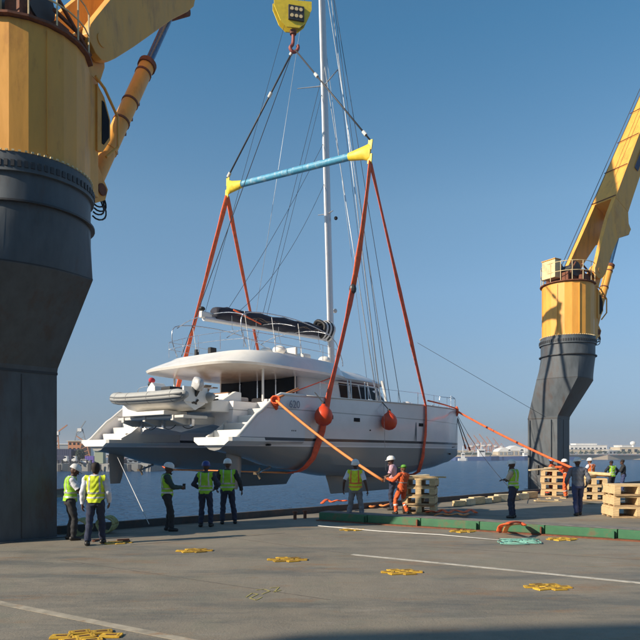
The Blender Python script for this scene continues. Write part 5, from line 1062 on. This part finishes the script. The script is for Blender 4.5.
# left harbour quay at 226 m
QD = 232.0
def cont(x, y, D, m, label, L=6.0, st=1):
    a = FP(x, y, D); t = thing('shipping_container', label, 'container', (a.x, D, zq)); t['group'] = 'containers on the left quay'
    for k in range(st):
        MB().box((0, 0, 1.3 + 2.62 * k), (L, 2.4, 2.58)).build('box_body', m, t)
        for q in range(int(L / .8)): MB().box((-L / 2 + .4 + .8 * q, -1.22, 1.3 + 2.62 * k), (.3, .06, 2.3)).build('corrugation', m, t)
cont(65, 462, 238, FNV, 'navy container stack two high, left one behind the man in open vest', 5.5, 2)
cont(73, 462, 241, FNV, 'navy container stack two high, right one beside the dark tree', 4.8, 2)
cont(90.5, 462, 236, FPU, 'single purple container beside the pale green post', 3.2, 1)
building(68, 80.5, 441.5, 262, 12, FOR, 'open rusty orange lattice building above the navy containers', 'building', zb=zq, wins=3, rows=4, roof=BEI, name='lattice_building')
building(55, 70, 444.5, 300, 14, FGY, 'pale grey blue warehouse far behind the navy containers', 'building', zb=zq, wins=0, name='warehouse')
building(80, 86, 446, 290, 10, FWH, 'small white block touching the far stern in view', 'building', zb=zq, wins=2)
tr = thing('tree', 'dark green tree on the left quay beside the navy containers', 'tree', (FP(80, 462, 238).x, 238, zq)); MB().cyl((0, 0, 0), (0, 0, 2.5), .2, 8).build('trunk', FDK, tr)
c = MB(); rr = random.Random(3)
for q in range(420):
    v_ = Vector((rr.gauss(0, 1), rr.gauss(0, 1), rr.gauss(0, 1))).normalized() * (rr.random() ** .4); p_ = Vector((v_.x * 1.7, v_.y * 1.7, 3.2 + v_.z * 2.0)); c.box(p_, (.45, .45, .05), rot=Euler((rr.random() * 3, rr.random() * 3, 0)).to_matrix())
c.build('crown', FGR, tr)
def lattice(x, ybase, ytop, D, label, tilt, m=FOR, wd=3.0):
    a = FP(x, ybase, D); b = FP(x, ytop, D); t = thing('harbour_crane', label, 'crane', (a.x, D, zq)); H_ = b.z - zq
    for sx in (-1, 1): MB().bar((sx * wd, 0, 0), (sx * wd * .25, 0, H_ * .8), .35, .35).build('leg', m, t)
    for k in range(5): zz = H_ * .16 * k; w_ = wd * (1 - .75 * k / 5); MB().bar((-w_, 0, zz), (w_ * .85, 0, zz + H_ * .14), .2, .2).build('brace', m, t)
    MB().bar((0, 0, H_ * .8), (tilt, 0, H_), .4, .4).build('boom', m, t); MB().bar((0, 0, H_ * .8), (-tilt * .5, 0, H_ * .72), .5, .5).build('counter_jib', m, t); MB().box((0, 0, H_ * .78), (1.8, 1.5, 1.4)).build('cab', FWH, t)
lattice(80, 450, 421, 285, 'lattice tower crane above the rusty orange building', 2.5, FGY, 4.5)
lattice(57, 450, 425, 250, 'crane with tan jib beside the dark pedestal', 4, FOR, 1.2)
lattice(84, 452, 436, 258, 'low lattice crane just left of the far stern', -3, FOR, 3)
for x, lab in ((66, 'white forklift-like loader on the left quay beside the containers'), (74.5, 'white tank truck on the left quay behind the helmet')):
    a = FP(x, 460, 230); t = thing('dock_loader', lab, 'loader', (a.x, 230, zq)); MB().box((0, 0, 1.1), (1.6, 1.6, 1.0)).build('body', FWH, t, bevel=.15); MB().box((.2, 0, 2.1), (1.0, 1.3, 1.0)).build('cab', FWH, t, bevel=.1); MB().box((-.1, -.68, 2.15), (.6, .05, .5)).build('window', GLASS, t)
    for sx in (-.55, .55): MB().cyl((sx, -.85, .45), (sx, -.6, .45), .45, 12).build('wheel', BLACK, t)
t = thing('parked_car', 'white car parked on the left quay beside the purple container', 'car', (FP(84.5, 460, 229).x, 229, zq))
MB().loft([[(x, y, z) for x, z in ((-2, .3), (2, .3), (2, .8), (1.1, .95), (.6, 1.45), (-.9, 1.45), (-1.6, .95), (-2, .85))] for y in (-.85, .85)]).build('body', FWH, t, bevel=.05); MB().prism([(-1.3, .98), (.9, .98), (.5, 1.36), (-.85, 1.36)], -.87, .87, 'y').build('window', GLASS, t)
for sx in (-1.2, 1.2): MB().cyl((sx, -.9, .32), (sx, .9, .32), .32, 12).build('wheel', BLACK, t)
building(94.5, 103, 451, 228, 3, FLT, 'pale green square gate post at the end of the left quay', 'post', zb=zq, wins=0, name='quay_post', roof=FLT)
for k, x in enumerate((58, 62, 70, 79, 87, 91)):
    a = FP(x, 463, 227.5); single(MB().lathe([(.5, 0), (.35, .3), (.3, .9), (.5, 1.0), (.5, 1.2), (.1, 1.25)], 12), 'mooring_bollard', FDK, 'dark mooring bollard on the left quay, ' + ('closest to the dark pedestal', 'second from the dark pedestal', 'in front of the first loader', 'in front of the dark tree', 'in front of the white car', 'closest to the pale gate post')[k], 'bollard', 'mooring bollards along the left quay', loc=(a.x, 227.5, zq))
for x0, x1, yt, m, lab in ((108, 114, 456, FOR, 'rusty orange machine visible between the rudder and far hull'), (116, 124, 459, FPK, 'reddish crate pile on the quay below the far hull'), (128, 138, 460, FGY, 'grey boat shed on the quay below the far hull')):
    building(x0, x1, yt, 232, 4, m, lab, 'shed', zb=zq, wins=2, roof=m, name='quay_shed')
fn = MB()
for k in range(26): fn.box((FP(-100 + 10 * k, 470, 225).x, 224.6, (zq + SEA) / 2 - .3), (1.0, .8, zq - SEA))
o = fn.build('quay_fender_piles', FDK); o['label'] = 'dark timber fender piles along the face of the left quay'; o['category'] = 'piles'; o['kind'] = 'stuff'
# dark moored boat near the left quay
mt = thing('moored_boat', 'dark green moored work boat between the pedestal and the quay', 'boat', (FP(56, 478, 95).x, 95, SEA))
MB().loft([[(x, -1.5 * k, -.3), (x, -1.8 * k, 1.0 + .5 * max(0, x / 4)), (x, 1.8 * k, 1.0 + .5 * max(0, x / 4)), (x, 1.5 * k, -.3)] for x, k in ((-6, .8), (-4, 1), (0, 1), (1.8, .7), (3.0, .1))]).build('hull', mat('boat_green', (.03, .06, .05), .5), mt)
MB().box((-3, 0, 2.0), (2.4, 2.2, 2.0)).build('wheelhouse', FGY, mt, bevel=.1); MB().box((-3, -1.12, 2.4), (1.8, .05, .7)).build('window', GLASS, mt)
MB().tube([(x, -1.8 * k, 1.05 + .5 * max(0, x / 4)) for x, k in ((-6, .8), (-4, 1), (0, 1), (1.8, .7), (3.0, .1))], .12, 6).build('rubbing_strake', BLACK, mt)

# ------------------------------------------------------------------ harbour haze (one even body of air; the sky lies outside it)
hz_ = MB().box((0, 1550, 13.5), (5000, 3600, 39.0)); hm_ = bpy.data.materials.new('harbour_haze'); hm_.use_nodes = True; hn = hm_.node_tree.nodes; hn.clear()
ho_ = hn.new('ShaderNodeOutputMaterial'); hv = hn.new('ShaderNodeVolumePrincipled'); hv.inputs['Color'].default_value = (.80, .88, 1.0, 1); hv.inputs['Density'].default_value = .0004; hv.inputs['Anisotropy'].default_value = .2
hm_.node_tree.links.new(hv.outputs[0], ho_.inputs['Volume'])
o = hz_.build('haze', hm_); o['kind'] = 'stuff'
